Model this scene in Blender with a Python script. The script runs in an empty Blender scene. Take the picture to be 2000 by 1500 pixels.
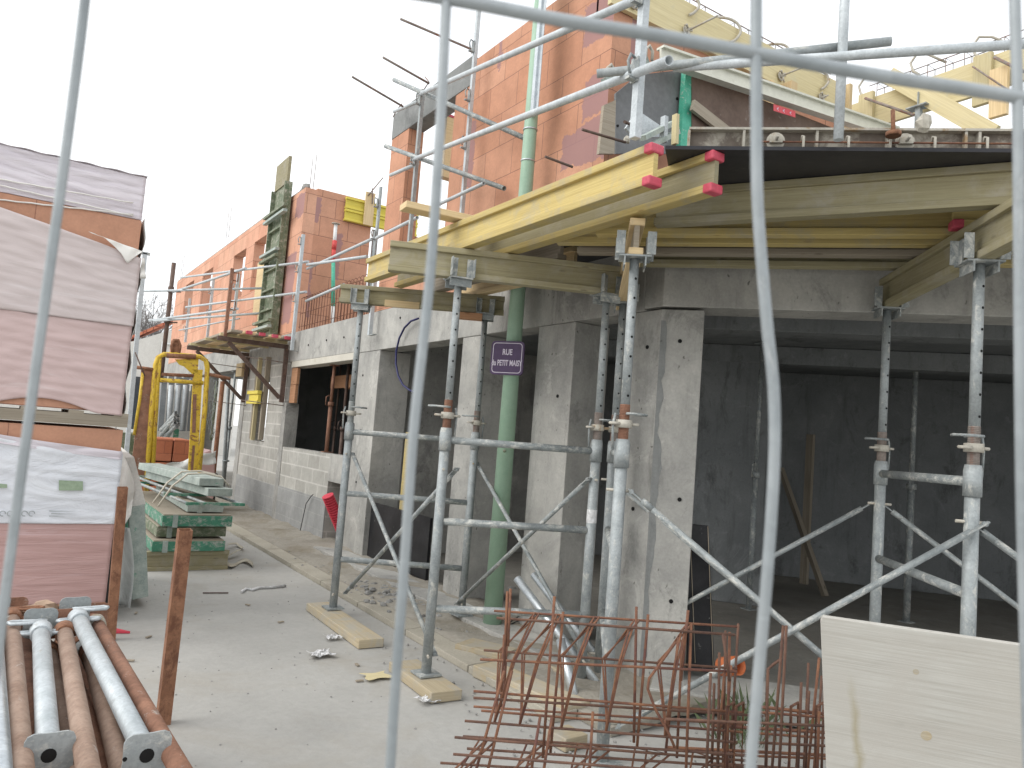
import bpy, math, random
from mathutils import Vector as V, Matrix
R=math.radians; PI=math.pi; random.seed(7)
sc=bpy.context.scene; COL=sc.collection
# ------------------------------------------------------------------ camera
F=1490.; PITCH,ROLL,HEAD=R(4.33),R(-4.42),R(33.0); CAM=V((0,0,1.6))
fw=V((math.sin(HEAD)*math.cos(PITCH),math.cos(HEAD)*math.cos(PITCH),math.sin(PITCH)))
rt=V((math.cos(HEAD),-math.sin(HEAD),0)); up=rt.cross(fw)
rt2=rt*math.cos(ROLL)-up*math.sin(ROLL); up2=rt*math.sin(ROLL)+up*math.cos(ROLL)
cd=bpy.data.cameras.new('camera'); cam=bpy.data.objects.new('camera',cd); COL.objects.link(cam)
cam.matrix_world=Matrix(((rt2.x,up2.x,-fw.x,CAM.x),(rt2.y,up2.y,-fw.y,CAM.y),(rt2.z,up2.z,-fw.z,CAM.z),(0,0,0,1)))
cd.sensor_width=36; cd.lens=36*F/2000; cd.clip_start=.05; cd.clip_end=600
cd.dof.use_dof=True; cd.dof.focus_distance=5.5; cd.dof.aperture_fstop=11
sc.camera=cam
# ------------------------------------------------------------------ sky and sun: thin bright overcast
SUN_AZ,SUN_EL=R(-78),R(38)      # azimuth from +Y towards +X
w=bpy.data.worlds.new('World'); sc.world=w; w.use_nodes=True; nt=w.node_tree; N=nt.nodes; L=nt.links
for n in list(N): N.remove(n)
out=N.new('ShaderNodeOutputWorld'); sky=N.new('ShaderNodeTexSky'); sky.sky_type='NISHITA'; sky.sun_disc=False
sky.sun_elevation=SUN_EL; sky.sun_rotation=SUN_AZ
b1=N.new('ShaderNodeBackground'); b1.inputs[1].default_value=.12; L.new(sky.outputs[0],b1.inputs[0])
b2=N.new('ShaderNodeBackground'); b2.inputs[0].default_value=(.97,.985,1,1); b2.inputs[1].default_value=1.0
tc=N.new('ShaderNodeTexCoord'); mp=N.new('ShaderNodeMapping'); mp.inputs['Scale'].default_value=(1,1,3)
nz=N.new('ShaderNodeTexNoise'); nz.inputs['Scale'].default_value=2.2; nz.inputs['Detail'].default_value=6
cr=N.new('ShaderNodeValToRGB'); cr.color_ramp.elements[0].position=.3; cr.color_ramp.elements[0].color=(.8,.8,.8,1)
cr.color_ramp.elements[1].position=.6; cr.color_ramp.elements[1].color=(1,1,1,1)
mx=N.new('ShaderNodeMixShader')
L.new(tc.outputs['Generated'],mp.inputs[0]); L.new(mp.outputs[0],nz.inputs['Vector']); L.new(nz.outputs[0],cr.inputs[0])
L.new(cr.outputs[0],mx.inputs[0]); L.new(b1.outputs[0],mx.inputs[1]); L.new(b2.outputs[0],mx.inputs[2]); L.new(mx.outputs[0],out.inputs[0])
sd=bpy.data.lights.new('sun','SUN'); sd.energy=1.2; sd.angle=R(45); sd.color=(1,.97,.92)
so=bpy.data.objects.new('sun',sd); COL.objects.link(so)
sdir=V((math.sin(SUN_AZ)*math.cos(SUN_EL),math.cos(SUN_AZ)*math.cos(SUN_EL),math.sin(SUN_EL)))
so.rotation_euler=sdir.to_track_quat('Z','Y').to_euler(); so.location=sdir*30
sc.view_settings.view_transform='Standard'; sc.view_settings.look='None'; sc.view_settings.gamma=1; sc.view_settings.exposure=.55
# ------------------------------------------------------------------ survey: sight lines from the camera station on to known planes
def ray(x,y): return fw+rt2*((x-1000)/F)-up2*((y-750)/F)
def oz(x,y,z=0): d=ray(x,y); return CAM+d*((z-1.6)/d.z)
def ox(x,y,X): d=ray(x,y); return CAM+d*(X/d.x)
def oy(x,y,Y): d=ray(x,y); return CAM+d*(Y/d.y)
def od(x,y,D): return CAM+ray(x,y)*D
# ------------------------------------------------------------------ materials
MATS={}
def nd(nt,t,**k):
    n=nt.nodes.new(t)
    for a,b in k.items(): setattr(n,a,b)
    return n
def base_mat(name,rough=.8,metal=0.,spec=.3):
    m=bpy.data.materials.new(name); m.use_nodes=True; nt=m.node_tree
    bs=nt.nodes['Principled BSDF']; bs.inputs['Roughness'].default_value=rough; bs.inputs['Metallic'].default_value=metal
    bs.inputs['Specular IOR Level'].default_value=spec; MATS[name]=m
    return m,nt,bs
def c4(c): return (c[0],c[1],c[2],1)
def noise(nt,vec,scale,detail=5,rough=.6,dist=0.):
    n=nd(nt,'ShaderNodeTexNoise'); n.inputs['Scale'].default_value=scale; n.inputs['Detail'].default_value=detail
    n.inputs['Roughness'].default_value=rough; n.inputs['Distortion'].default_value=dist
    nt.links.new(vec,n.inputs['Vector']); return n.outputs[0]
def ramp(nt,fac,p0,p1,c0=(0,0,0),c1=(1,1,1)):
    r=nd(nt,'ShaderNodeValToRGB'); e=r.color_ramp.elements
    e[0].position=p0; e[1].position=p1; e[0].color=c4(c0); e[1].color=c4(c1); nt.links.new(fac,r.inputs[0]); return r.outputs[0]
def mixc(nt,fac,a,b,mode='MIX'):
    m=nd(nt,'ShaderNodeMix',data_type='RGBA',blend_type=mode)
    for s,v in ((0,fac),(6,a),(7,b)):
        if isinstance(v,(int,float)): m.inputs[s].default_value=v
        elif isinstance(v,tuple): m.inputs[s].default_value=c4(v)
        else: nt.links.new(v,m.inputs[s])
    return m.outputs[2]
def mapping(nt,src,scale=(1,1,1),rot=0,loc=(0,0,0)):
    m=nd(nt,'ShaderNodeMapping'); m.inputs['Scale'].default_value=scale; m.inputs['Rotation'].default_value=(0,0,rot); m.inputs['Location'].default_value=loc
    nt.links.new(src,m.inputs[0]); return m.outputs[0]
def coords(nt):
    t=nd(nt,'ShaderNodeTexCoord'); o=nd(nt,'ShaderNodeObjectInfo')
    a=nd(nt,'ShaderNodeVectorMath',operation='ADD'); nt.links.new(t.outputs['Object'],a.inputs[0])
    s=nd(nt,'ShaderNodeVectorMath',operation='SCALE'); s.inputs[0].default_value=(7,3,5); nt.links.new(o.outputs['Random'],s.inputs['Scale'])
    nt.links.new(s.outputs[0],a.inputs[1]); 
    u=nd(nt,'ShaderNodeVectorMath',operation='ADD'); nt.links.new(t.outputs['UV'],u.inputs[0]); nt.links.new(s.outputs[0],u.inputs[1])
    return a.outputs[0],u.outputs[0],t.outputs['UV'],o.outputs['Random']
def bump(nt,bs,h,strength=.3,dist=.005,prev=None):
    b=nd(nt,'ShaderNodeBump'); b.inputs['Strength'].default_value=strength; b.inputs['Distance'].default_value=dist
    nt.links.new(h,b.inputs['Height'])
    if prev: nt.links.new(prev,b.inputs['Normal'])
    nt.links.new(b.outputs[0],bs.inputs['Normal']); return b.outputs[0]
def worn(name,c1,c2,spot=None,sp=(.6,.68),s1=4,s2=45,rough=.8,metal=0,bs_=.25,spotscale=9,bd=.004,contrast=(.35,.68),mul=.45):
    m,nt,bs=base_mat(name,rough,metal); ob,uv,ruv,rnd=coords(nt)
    c=mixc(nt,ramp(nt,noise(nt,ob,s1,6,.65),*contrast),c1,c2)
    f=noise(nt,ob,s2,4); c=mixc(nt,mul,c,ramp(nt,f,.25,.8,(.45,.45,.45),(1,1,1)),'MULTIPLY')
    if spot: c=mixc(nt,ramp(nt,noise(nt,ob,spotscale,8,.7,.4),*sp),c,spot)
    nt.links.new(c,bs.inputs['Base Color']); bump(nt,bs,f,bs_,bd); return m
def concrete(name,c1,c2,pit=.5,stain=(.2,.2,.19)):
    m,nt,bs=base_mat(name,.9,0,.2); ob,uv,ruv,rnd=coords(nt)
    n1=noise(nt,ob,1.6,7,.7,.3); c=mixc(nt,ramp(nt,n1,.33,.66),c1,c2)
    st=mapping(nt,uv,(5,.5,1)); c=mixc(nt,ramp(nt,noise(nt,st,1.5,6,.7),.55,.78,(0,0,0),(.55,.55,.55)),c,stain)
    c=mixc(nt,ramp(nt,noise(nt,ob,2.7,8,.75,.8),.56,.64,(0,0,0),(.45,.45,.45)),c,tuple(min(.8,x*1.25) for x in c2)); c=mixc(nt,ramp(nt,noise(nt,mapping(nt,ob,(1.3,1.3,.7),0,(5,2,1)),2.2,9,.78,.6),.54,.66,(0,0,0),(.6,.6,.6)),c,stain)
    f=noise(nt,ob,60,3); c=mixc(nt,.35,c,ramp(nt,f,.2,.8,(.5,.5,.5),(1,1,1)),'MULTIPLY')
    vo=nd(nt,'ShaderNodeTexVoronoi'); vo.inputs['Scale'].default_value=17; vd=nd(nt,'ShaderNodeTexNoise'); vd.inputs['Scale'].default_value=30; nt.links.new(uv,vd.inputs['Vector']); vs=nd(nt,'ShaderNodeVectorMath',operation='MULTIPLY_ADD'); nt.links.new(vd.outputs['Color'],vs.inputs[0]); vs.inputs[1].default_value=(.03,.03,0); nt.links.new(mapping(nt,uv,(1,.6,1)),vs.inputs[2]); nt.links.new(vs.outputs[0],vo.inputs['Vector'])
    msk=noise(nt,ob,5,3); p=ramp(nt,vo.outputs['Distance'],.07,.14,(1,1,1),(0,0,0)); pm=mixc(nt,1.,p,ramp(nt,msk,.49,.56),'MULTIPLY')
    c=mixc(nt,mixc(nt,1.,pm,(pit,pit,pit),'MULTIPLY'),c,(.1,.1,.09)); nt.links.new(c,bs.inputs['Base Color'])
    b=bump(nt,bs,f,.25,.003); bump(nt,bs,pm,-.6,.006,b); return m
def brickmat(name,bw,bh,mort,c1,c2,cm,rib=0,stain=None,off=.5,uo=0,vo_=0,rough=.85,bumpd=.004,smear=.0,wet=None):
    m,nt,bs=base_mat(name,rough,0,.2); ob,uv,ruv,rnd=coords(nt)
    v=mapping(nt,ruv,(1,1,1),0,(uo,vo_,0)); vn=nd(nt,'ShaderNodeVectorMath',operation='ADD')
    nn=nd(nt,'ShaderNodeTexNoise'); nn.inputs['Scale'].default_value=6; nt.links.new(ruv,nn.inputs['Vector'])
    sc_=nd(nt,'ShaderNodeVectorMath',operation='SCALE'); nt.links.new(nn.outputs['Color'],sc_.inputs[0]); sc_.inputs['Scale'].default_value=.012
    nt.links.new(v,vn.inputs[0]); nt.links.new(sc_.outputs[0],vn.inputs[1])
    b=nd(nt,'ShaderNodeTexBrick'); b.offset=off; b.inputs['Scale'].default_value=1; b.inputs['Mortar Size'].default_value=mort
    b.inputs['Brick Width'].default_value=bw; b.inputs['Row Height'].default_value=bh; b.inputs['Mortar Smooth'].default_value=.3; b.inputs['Bias'].default_value=0
    b.inputs['Color1'].default_value=c4(c1); b.inputs['Color2'].default_value=c4(c2); b.inputs['Mortar'].default_value=c4(cm)
    nt.links.new(vn.outputs[0],b.inputs['Vector']); c=b.outputs['Color']
    c=mixc(nt,.6,c,ramp(nt,noise(nt,ob,3,7,.7),.25,.75,(.55,.55,.55),(1.1,1.1,1.1)),'MULTIPLY')
    f=noise(nt,ob,50,4); c=mixc(nt,.3,c,ramp(nt,f,.2,.8,(.5,.5,.5),(1,1,1)),'MULTIPLY'); h=f
    if rib:
        wv=nd(nt,'ShaderNodeTexWave',bands_direction='X'); wv.inputs['Scale'].default_value=rib; wv.inputs['Distortion'].default_value=.6; wv.inputs['Detail Scale'].default_value=.3; nt.links.new(ruv,wv.inputs['Vector'])
        c=mixc(nt,.5,c,ramp(nt,wv.outputs[0],0,.7,(.72,.66,.62),(1,1,1)),'MULTIPLY')
    if stain:   # mortar smears next to the corner the wall ends on: list of (u0,u1,v0,v1)
        sx=nd(nt,'ShaderNodeSeparateXYZ'); dn=nd(nt,'ShaderNodeVectorMath',operation='ADD'); nt.links.new(ruv,dn.inputs[0])
        n3=nd(nt,'ShaderNodeTexNoise'); n3.inputs['Scale'].default_value=5; n3.inputs['Detail'].default_value=8; n3.inputs['Roughness'].default_value=.7; nt.links.new(ruv,n3.inputs['Vector'])
        s3=nd(nt,'ShaderNodeVectorMath',operation='MULTIPLY_ADD'); nt.links.new(n3.outputs['Color'],s3.inputs[0]); s3.inputs[1].default_value=(.28,.28,0); s3.inputs[2].default_value=(-.14,-.14,0)
        nt.links.new(s3.outputs[0],dn.inputs[1]); nt.links.new(dn.outputs[0],sx.inputs[0])
        tot=None
        for (u0,u1,v0,v1) in stain[1]:
            ms=[]
            for o_,lo,hi in ((0,u0,u1),(1,v0,v1)):
                a=nd(nt,'ShaderNodeMath',operation='GREATER_THAN'); nt.links.new(sx.outputs[o_],a.inputs[0]); a.inputs[1].default_value=lo
                d=nd(nt,'ShaderNodeMath',operation='LESS_THAN'); nt.links.new(sx.outputs[o_],d.inputs[0]); d.inputs[1].default_value=hi; ms+= [a,d]
            q=ms[0].outputs[0]
            for z in ms[1:]:
                k=nd(nt,'ShaderNodeMath',operation='MULTIPLY'); nt.links.new(q,k.inputs[0]); nt.links.new(z.outputs[0],k.inputs[1]); q=k.outputs[0]
            if tot is None: tot=q
            else:
                k=nd(nt,'ShaderNodeMath',operation='MAXIMUM'); nt.links.new(q,k.inputs[0]); nt.links.new(tot,k.inputs[1]); tot=k.outputs[0]
        k=nd(nt,'ShaderNodeMath',operation='MULTIPLY'); nt.links.new(tot,k.inputs[0]); k.inputs[1].default_value=.85
        c=mixc(nt,k.outputs[0],c,stain[0])
    if smear: c=mixc(nt,ramp(nt,noise(nt,ob,2.2,7,.7,.5),.5,.7,(0,0,0),(smear,smear,smear)),c,cm)
    nt.links.new(c,bs.inputs['Base Color'])
    b1=bump(nt,bs,b.outputs['Fac'],-.7,bumpd); b2=bump(nt,bs,h,.2,.002,b1)
    if rib: bump(nt,bs,wv.outputs[0],.5,.003,b2)
    return m
def wood(name,c1,c2,dark,dirt=None,d=(.5,.75),rough=.75,knots=True,gs=9):
    m,nt,bs=base_mat(name,rough,0,.25); ob,uv,ruv,rnd=coords(nt)
    g=noise(nt,mapping(nt,uv,(1.2,gs*3.2,1)),1.6,8,.7,.7); c=mixc(nt,ramp(nt,g,.3,.72),c1,c2)
    g2=noise(nt,mapping(nt,uv,(2.5,170,1)),1,3,.6); c=mixc(nt,.5,c,ramp(nt,g2,.25,.6,(.6,.55,.5),(1,1,1)),'MULTIPLY')
    c=mixc(nt,ramp(nt,g,.66,.74,(0,0,0),(.5,.5,.5)),c,dark)
    if knots:
        vo=nd(nt,'ShaderNodeTexVoronoi'); vo.inputs['Scale'].default_value=1; nt.links.new(mapping(nt,uv,(3.1,9,1)),vo.inputs['Vector'])
        c=mixc(nt,ramp(nt,vo.outputs['Distance'],.05,.11,(.75,.75,.75),(0,0,0)),c,dark)
    if dirt: c=mixc(nt,ramp(nt,noise(nt,ob,5,8,.7,.5),*d,(0,0,0),(.8,.8,.8)),c,dirt)
    rv=nd(nt,'ShaderNodeMapRange'); rv.inputs['To Min'].default_value=.82; rv.inputs['To Max'].default_value=1.1; nt.links.new(rnd,rv.inputs[0])
    hv=nd(nt,'ShaderNodeHueSaturation'); nt.links.new(rv.outputs[0],hv.inputs['Value']); nt.links.new(c,hv.inputs['Color']); c=hv.outputs[0]
    nt.links.new(c,bs.inputs['Base Color']); b=bump(nt,bs,g2,.35,.002); bump(nt,bs,g,.2,.004,b); return m
def metal(name,c1,c2,splash=None,rough=.5,met=.55,sp=(.56,.66),spangle=.35):
    m,nt,bs=base_mat(name,rough,met,.5); ob,uv,ruv,rnd=coords(nt)
    c=mixc(nt,ramp(nt,noise(nt,ob,11,6,.65),.35,.65),c1,c2)
    vo=nd(nt,'ShaderNodeTexVoronoi'); vo.inputs['Scale'].default_value=120; nt.links.new(ob,vo.inputs['Vector'])
    c=mixc(nt,spangle,c,ramp(nt,vo.outputs['Color'],.1,.9,(.6,.6,.6),(1.1,1.1,1.1)),'MULTIPLY')
    if splash:
        f=ramp(nt,noise(nt,mapping(nt,uv,(6,9,1)),1.6,9,.78,.4),*sp); c=mixc(nt,f,c,splash)
        mr=nd(nt,'ShaderNodeMapRange'); mr.inputs['To Min'].default_value=met; mr.inputs['To Max'].default_value=0; nt.links.new(f,mr.inputs[0]); nt.links.new(mr.outputs[0],bs.inputs['Metallic'])
        bump(nt,bs,f,.4,.003)
    r=nd(nt,'ShaderNodeMapRange'); r.inputs['To Min'].default_value=rough-.12; r.inputs['To Max'].default_value=rough+.2
    nt.links.new(noise(nt,ob,30,4),r.inputs[0]); nt.links.new(r.outputs[0],bs.inputs['Roughness'])
    nt.links.new(c,bs.inputs['Base Color']); return m
def film(name,c1,c2,rough=.35,wr=(1.2,7),bstr=.6,streak=None):
    m,nt,bs=base_mat(name,rough,0,.5); ob,uv,ruv,rnd=coords(nt)
    g=noise(nt,mapping(nt,uv,(wr[0],wr[1],1)),1.3,7,.6,1.2); c=mixc(nt,ramp(nt,g,.3,.7),c1,c2)
    if streak: c=mixc(nt,ramp(nt,noise(nt,mapping(nt,uv,(.7,14,1)),1,6,.6,1.5),.58,.72,(0,0,0),(.7,.7,.7)),c,streak)
    nt.links.new(c,bs.inputs['Base Color']); bump(nt,bs,g,bstr,.03); return m
# grounds and masonry
concrete('concrete',(.3,.297,.283),(.52,.51,.475),.8,(.17,.17,.16))
concrete('concrete_dark',(.2,.21,.205),(.31,.315,.31),.8,(.12,.12,.12))
concrete('concrete_inner',(.2,.212,.216),(.27,.282,.284),.4,(.07,.07,.07))  # darker copy of concrete: the dimness of the interior is partly in this colour
concrete('concrete_floor',(.25,.235,.21),(.33,.315,.28),.1)
worn('ground',(.385,.378,.355),(.47,.462,.435),(.35,.325,.28),(.5,.8),.9,24,.95,0,.5,1.3,.006,mul=.22)
worn('pavement',(.3,.275,.23),(.4,.375,.325),(.22,.19,.14),(.5,.7),1.5,30,.95,0,.7,2.2,.012)
worn('kerbstone',(.42,.39,.32),(.5,.465,.39),(.32,.29,.24),(.55,.7),3,60,.9,0,.4,4)
worn('rubble_grey',(.26,.26,.25),(.42,.41,.39),(.18,.17,.16),(.55,.65),7,40,.95,0,.6,9,.01)
MOR=(.34,.2,.2)
brickmat('clay_block',.5,.335,.0035,(.66,.335,.215),(.73,.4,.27),(.3,.16,.12),rib=26,stain=(MOR,[(-5.02,-4.5,3.0,3.62),(-5.2,-4.4,3.9,4.25),(-4.93,-4.4,4.28,4.62),(-5.0,-4.4,4.95,5.3),(-6.9,-6.75,4.2,4.9),(-6.42,-6.34,5.3,5.8)]),vo_=.22)
brickmat('clay_block_far',.5,.335,.005,(.72,.37,.25),(.8,.46,.32),(.36,.19,.14),rib=0,stain=(MOR,[(-13.1,-12.6,3.3,4.5),(-12.9,-12.3,5.1,5.5)]),vo_=.22)
brickmat('clay_block_return',.5,.335,.004,(.62,.32,.21),(.69,.38,.26),(.2,.1,.08),rib=0,stain=(MOR,[(3.6,3.98,5.0,5.42),(3.6,3.95,3.4,4.35),(4.3,4.4,4.1,4.9)]),vo_=.22)
brickmat('clay_block_right',.5,.335,.004,(.64,.33,.22),(.71,.39,.27),(.2,.1,.08),rib=26,stain=(MOR,[(3.75,4.02,4.5,5.6),(3.6,4.1,3.2,4.1)]),vo_=.22)
brickmat('grey_block',.5,.2,.012,(.42,.41,.375),(.5,.49,.45),(.62,.605,.565),smear=.5,bumpd=-.004)
brickmat('grey_block_smooth',.5,.2,.006,(.33,.335,.33),(.36,.365,.36),(.4,.4,.39),smear=.7)
brickmat('clay_pack',.3,.2,.004,(.5,.17,.09),(.58,.22,.125),(.25,.09,.06),rib=0)
brickmat('clay_plain',2,.4,.004,(.62,.33,.22),(.68,.37,.25),(.4,.2,.14))
brickmat('roof_tiles',.25,.3,.02,(.62,.2,.12),(.7,.27,.16),(.3,.1,.07),bumpd=.03)
# woods
wood('wood_yellow',(.5,.39,.15),(.64,.52,.23),(.34,.23,.09),(.4,.36,.26),(.48,.7))
wood('ply_face',(.45,.44,.405),(.54,.53,.49),(.42,.39,.33),(.46,.44,.4),(.42,.62),knots=False,gs=1.6)
wood('wood_pad',(.44,.37,.25),(.55,.47,.33),(.3,.22,.12),(.42,.4,.35),(.45,.62))
wood('wood_lemon',(.74,.62,.1),(.84,.72,.16),(.5,.35,.08))
wood('wood_green',(.3,.27,.16),(.43,.39,.25),(.17,.14,.08),(.4,.37,.3),(.48,.7))
wood('wood_new',(.66,.5,.28),(.78,.62,.38),(.4,.24,.1),(.5,.42,.3),(.6,.8))
wood('wood_pale',(.6,.52,.3),(.7,.62,.39),(.45,.38,.22),(.5,.48,.36),(.58,.8),gs=5)
wood('wood_old',(.3,.26,.2),(.42,.37,.3),(.14,.11,.08))
wood('wood_red',(.42,.22,.12),(.52,.29,.17),(.2,.1,.05))
worn('stain',(.3,.27,.18),(.36,.32,.22),s1=8); worn('birch_ply',(.6,.57,.49),(.7,.67,.59),(.46,.42,.33),(.55,.78),2.2,90,.8,0,.2,4,contrast=(.25,.75))
worn('black_ply',(.022,.022,.027),(.045,.045,.052),(.16,.15,.13),(.62,.74),2.5,30,.45,0,.15,2.2)
worn('black_ply_used',(.012,.012,.014),(.03,.03,.033),(.2,.2,.19),(.64,.7),5,50,.45,0,.2,14)
worn('grey_ply',(.17,.175,.18),(.24,.245,.25),(.42,.22,.17),(.66,.78),2,30,.5,0,.15,2.5)
worn('red_cap',(.58,.07,.11),(.68,.13,.18),(.8,.5,.5),(.62,.66),8,60,.5)
# metals
metal('galva',(.3,.33,.335),(.42,.45,.455),(.55,.55,.51),.6,.4,(.54,.64))
metal('galva_clean',(.5,.54,.57),(.64,.68,.7),None,.38,.75)
metal('galva_dirty',(.25,.275,.28),(.37,.4,.4),(.58,.58,.54),.6,.35,(.5,.62))
metal('galva_white',(.48,.52,.54),(.6,.64,.66),(.42,.42,.4),.55,.2,(.6,.7))
metal('rust',(.22,.1,.055),(.33,.165,.095),(.16,.07,.04),.85,0,(.5,.6))
metal('rust_brown',(.2,.1,.065),(.33,.17,.11),(.45,.42,.38),.85,0,(.58,.7))
metal('rust_tube',(.26,.17,.125),(.37,.265,.205),(.55,.5,.46),.8,0,(.6,.72))
metal('rebar_rust',(.15,.068,.045),(.27,.125,.065),(.13,.055,.045),.8,.05,(.5,.6))
metal('rebar_dark',(.1,.055,.042),(.17,.09,.06),(.26,.12,.06),.85,.05,(.58,.68))
metal('rebar_grey',(.2,.17,.15),(.33,.29,.26),(.26,.12,.08),.8,.1,(.5,.6))
metal('dark_steel',(.1,.065,.05),(.17,.12,.1),(.25,.12,.07),.7,.2)
metal('yellow_paint',(.66,.44,.03),(.76,.54,.06),(.26,.11,.05),.5,0,(.53,.6))
metal('green_paint',(.045,.2,.125),(.075,.27,.175),(.36,.38,.34),.6,0,(.5,.6))
metal('green_light',(.06,.4,.27),(.1,.48,.33),(.5,.56,.5),.5,0,(.56,.66))
metal('green_dark',(.1,.14,.08),(.2,.22,.145),(.38,.37,.3),.7,0,(.5,.62))
metal('green_white',(.3,.36,.33),(.45,.5,.46),(.05,.3,.18),.6,.1,(.6,.68))
metal('lamp_green',(.29,.44,.32),(.33,.48,.36),(.5,.52,.45),.45,0,(.7,.76),.1)
metal('alu_beam',(.62,.62,.54),(.72,.72,.63),(.5,.48,.4),.55,.2,(.6,.7),.1)
metal('galva_pale',(.42,.46,.475),(.54,.58,.6),(.38,.38,.36),.5,.25,(.58,.68))
metal('white_paint',(.66,.67,.66),(.76,.77,.76),(.4,.38,.35),.5,0,(.66,.72),.1)
metal('red_paint',(.55,.05,.05),(.65,.08,.07),(.6,.5,.5),.5,0,(.62,.68),.1)
metal('wire_zinc',(.28,.31,.325),(.39,.42,.435),(.55,.57,.58),.5,.3,(.6,.72),.2)
worn('blue_hose',(.02,.02,.09),(.03,.03,.13),rough=.4); worn('green_hose',(.02,.2,.1),(.03,.26,.13),rough=.4)
worn('red_pipe',(.6,.05,.08),(.7,.08,.12),rough=.5); worn('orange_plastic',(.5,.13,.045),(.58,.17,.06),rough=.6)
worn('black_hole',(.008,.008,.008),(.012,.012,.012)); worn('black_cable',(.015,.015,.015),(.03,.03,.03),rough=.5)
worn('rope',(.6,.56,.47),(.7,.66,.56),s2=120); worn('foil',(.7,.7,.7),(.85,.85,.85),rough=.35,metal=.3,bs_=.9,s2=25,bd=.02)
worn('rag',(.5,.46,.36),(.62,.58,.48),s2=60,bs_=.6); worn('wall_render',(.72,.7,.65),(.8,.78,.73)); worn('grey_sheet',(.22,.24,.25),(.3,.32,.33),rough=.5)
worn('cardboard',(.4,.28,.2),(.5,.36,.26))
worn('sign_purple',(.085,.05,.12),(.105,.065,.145),rough=.35,s2=20,bs_=.03); worn('sign_white',(.72,.66,.78),(.78,.72,.84),rough=.4)
film('wrap_pink',(.55,.41,.395),(.62,.47,.455),.4,(1.1,3),.25,(.66,.55,.54)); film('wrap_grey',(.56,.48,.47),(.63,.55,.54),.4,(1.1,3),.25,(.68,.62,.62))
film('wrap_rose',(.47,.29,.27),(.53,.34,.32),.35,(.8,12),.4,(.64,.48,.5)); film('wrap_white',(.66,.68,.73),(.76,.78,.82),.35,(1.5,3),.8)
film('wrap_clear',(.55,.57,.55),(.7,.71,.69),.3,(4,2),.8); film('tarp_white',(.72,.7,.66),(.84,.82,.78),.5,(2,3),.8)
film('wrap_lilac',(.6,.55,.6),(.72,.67,.71),.35,(1,8),.6,(.8,.77,.8))
worn('print_green',(.33,.42,.3),(.4,.5,.36)); worn('print_grey',(.4,.43,.44),(.5,.53,.54)); worn('print_red',(.72,.1,.12),(.78,.15,.17)); worn('tree_bark',(.24,.22,.21),(.32,.3,.29))
worn('leaf_grass',(.09,.12,.06),(.14,.17,.09)); worn('leaf_dark',(.05,.07,.03),(.08,.1,.05)); worn('window_glass',(.05,.06,.07),(.08,.09,.1),rough=.2)
worn('clamp_cast',(.5,.47,.4),(.6,.57,.5),(.35,.25,.15),(.55,.65),14,60,.8); worn('brown_ply',(.13,.085,.065),(.2,.14,.11),(.35,.31,.27),(.6,.72),3,30,.6); worn('splashed_ply',(.17,.14,.115),(.27,.235,.2),(.42,.39,.33),(.52,.62),6,30,.8,spotscale=6)
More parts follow.
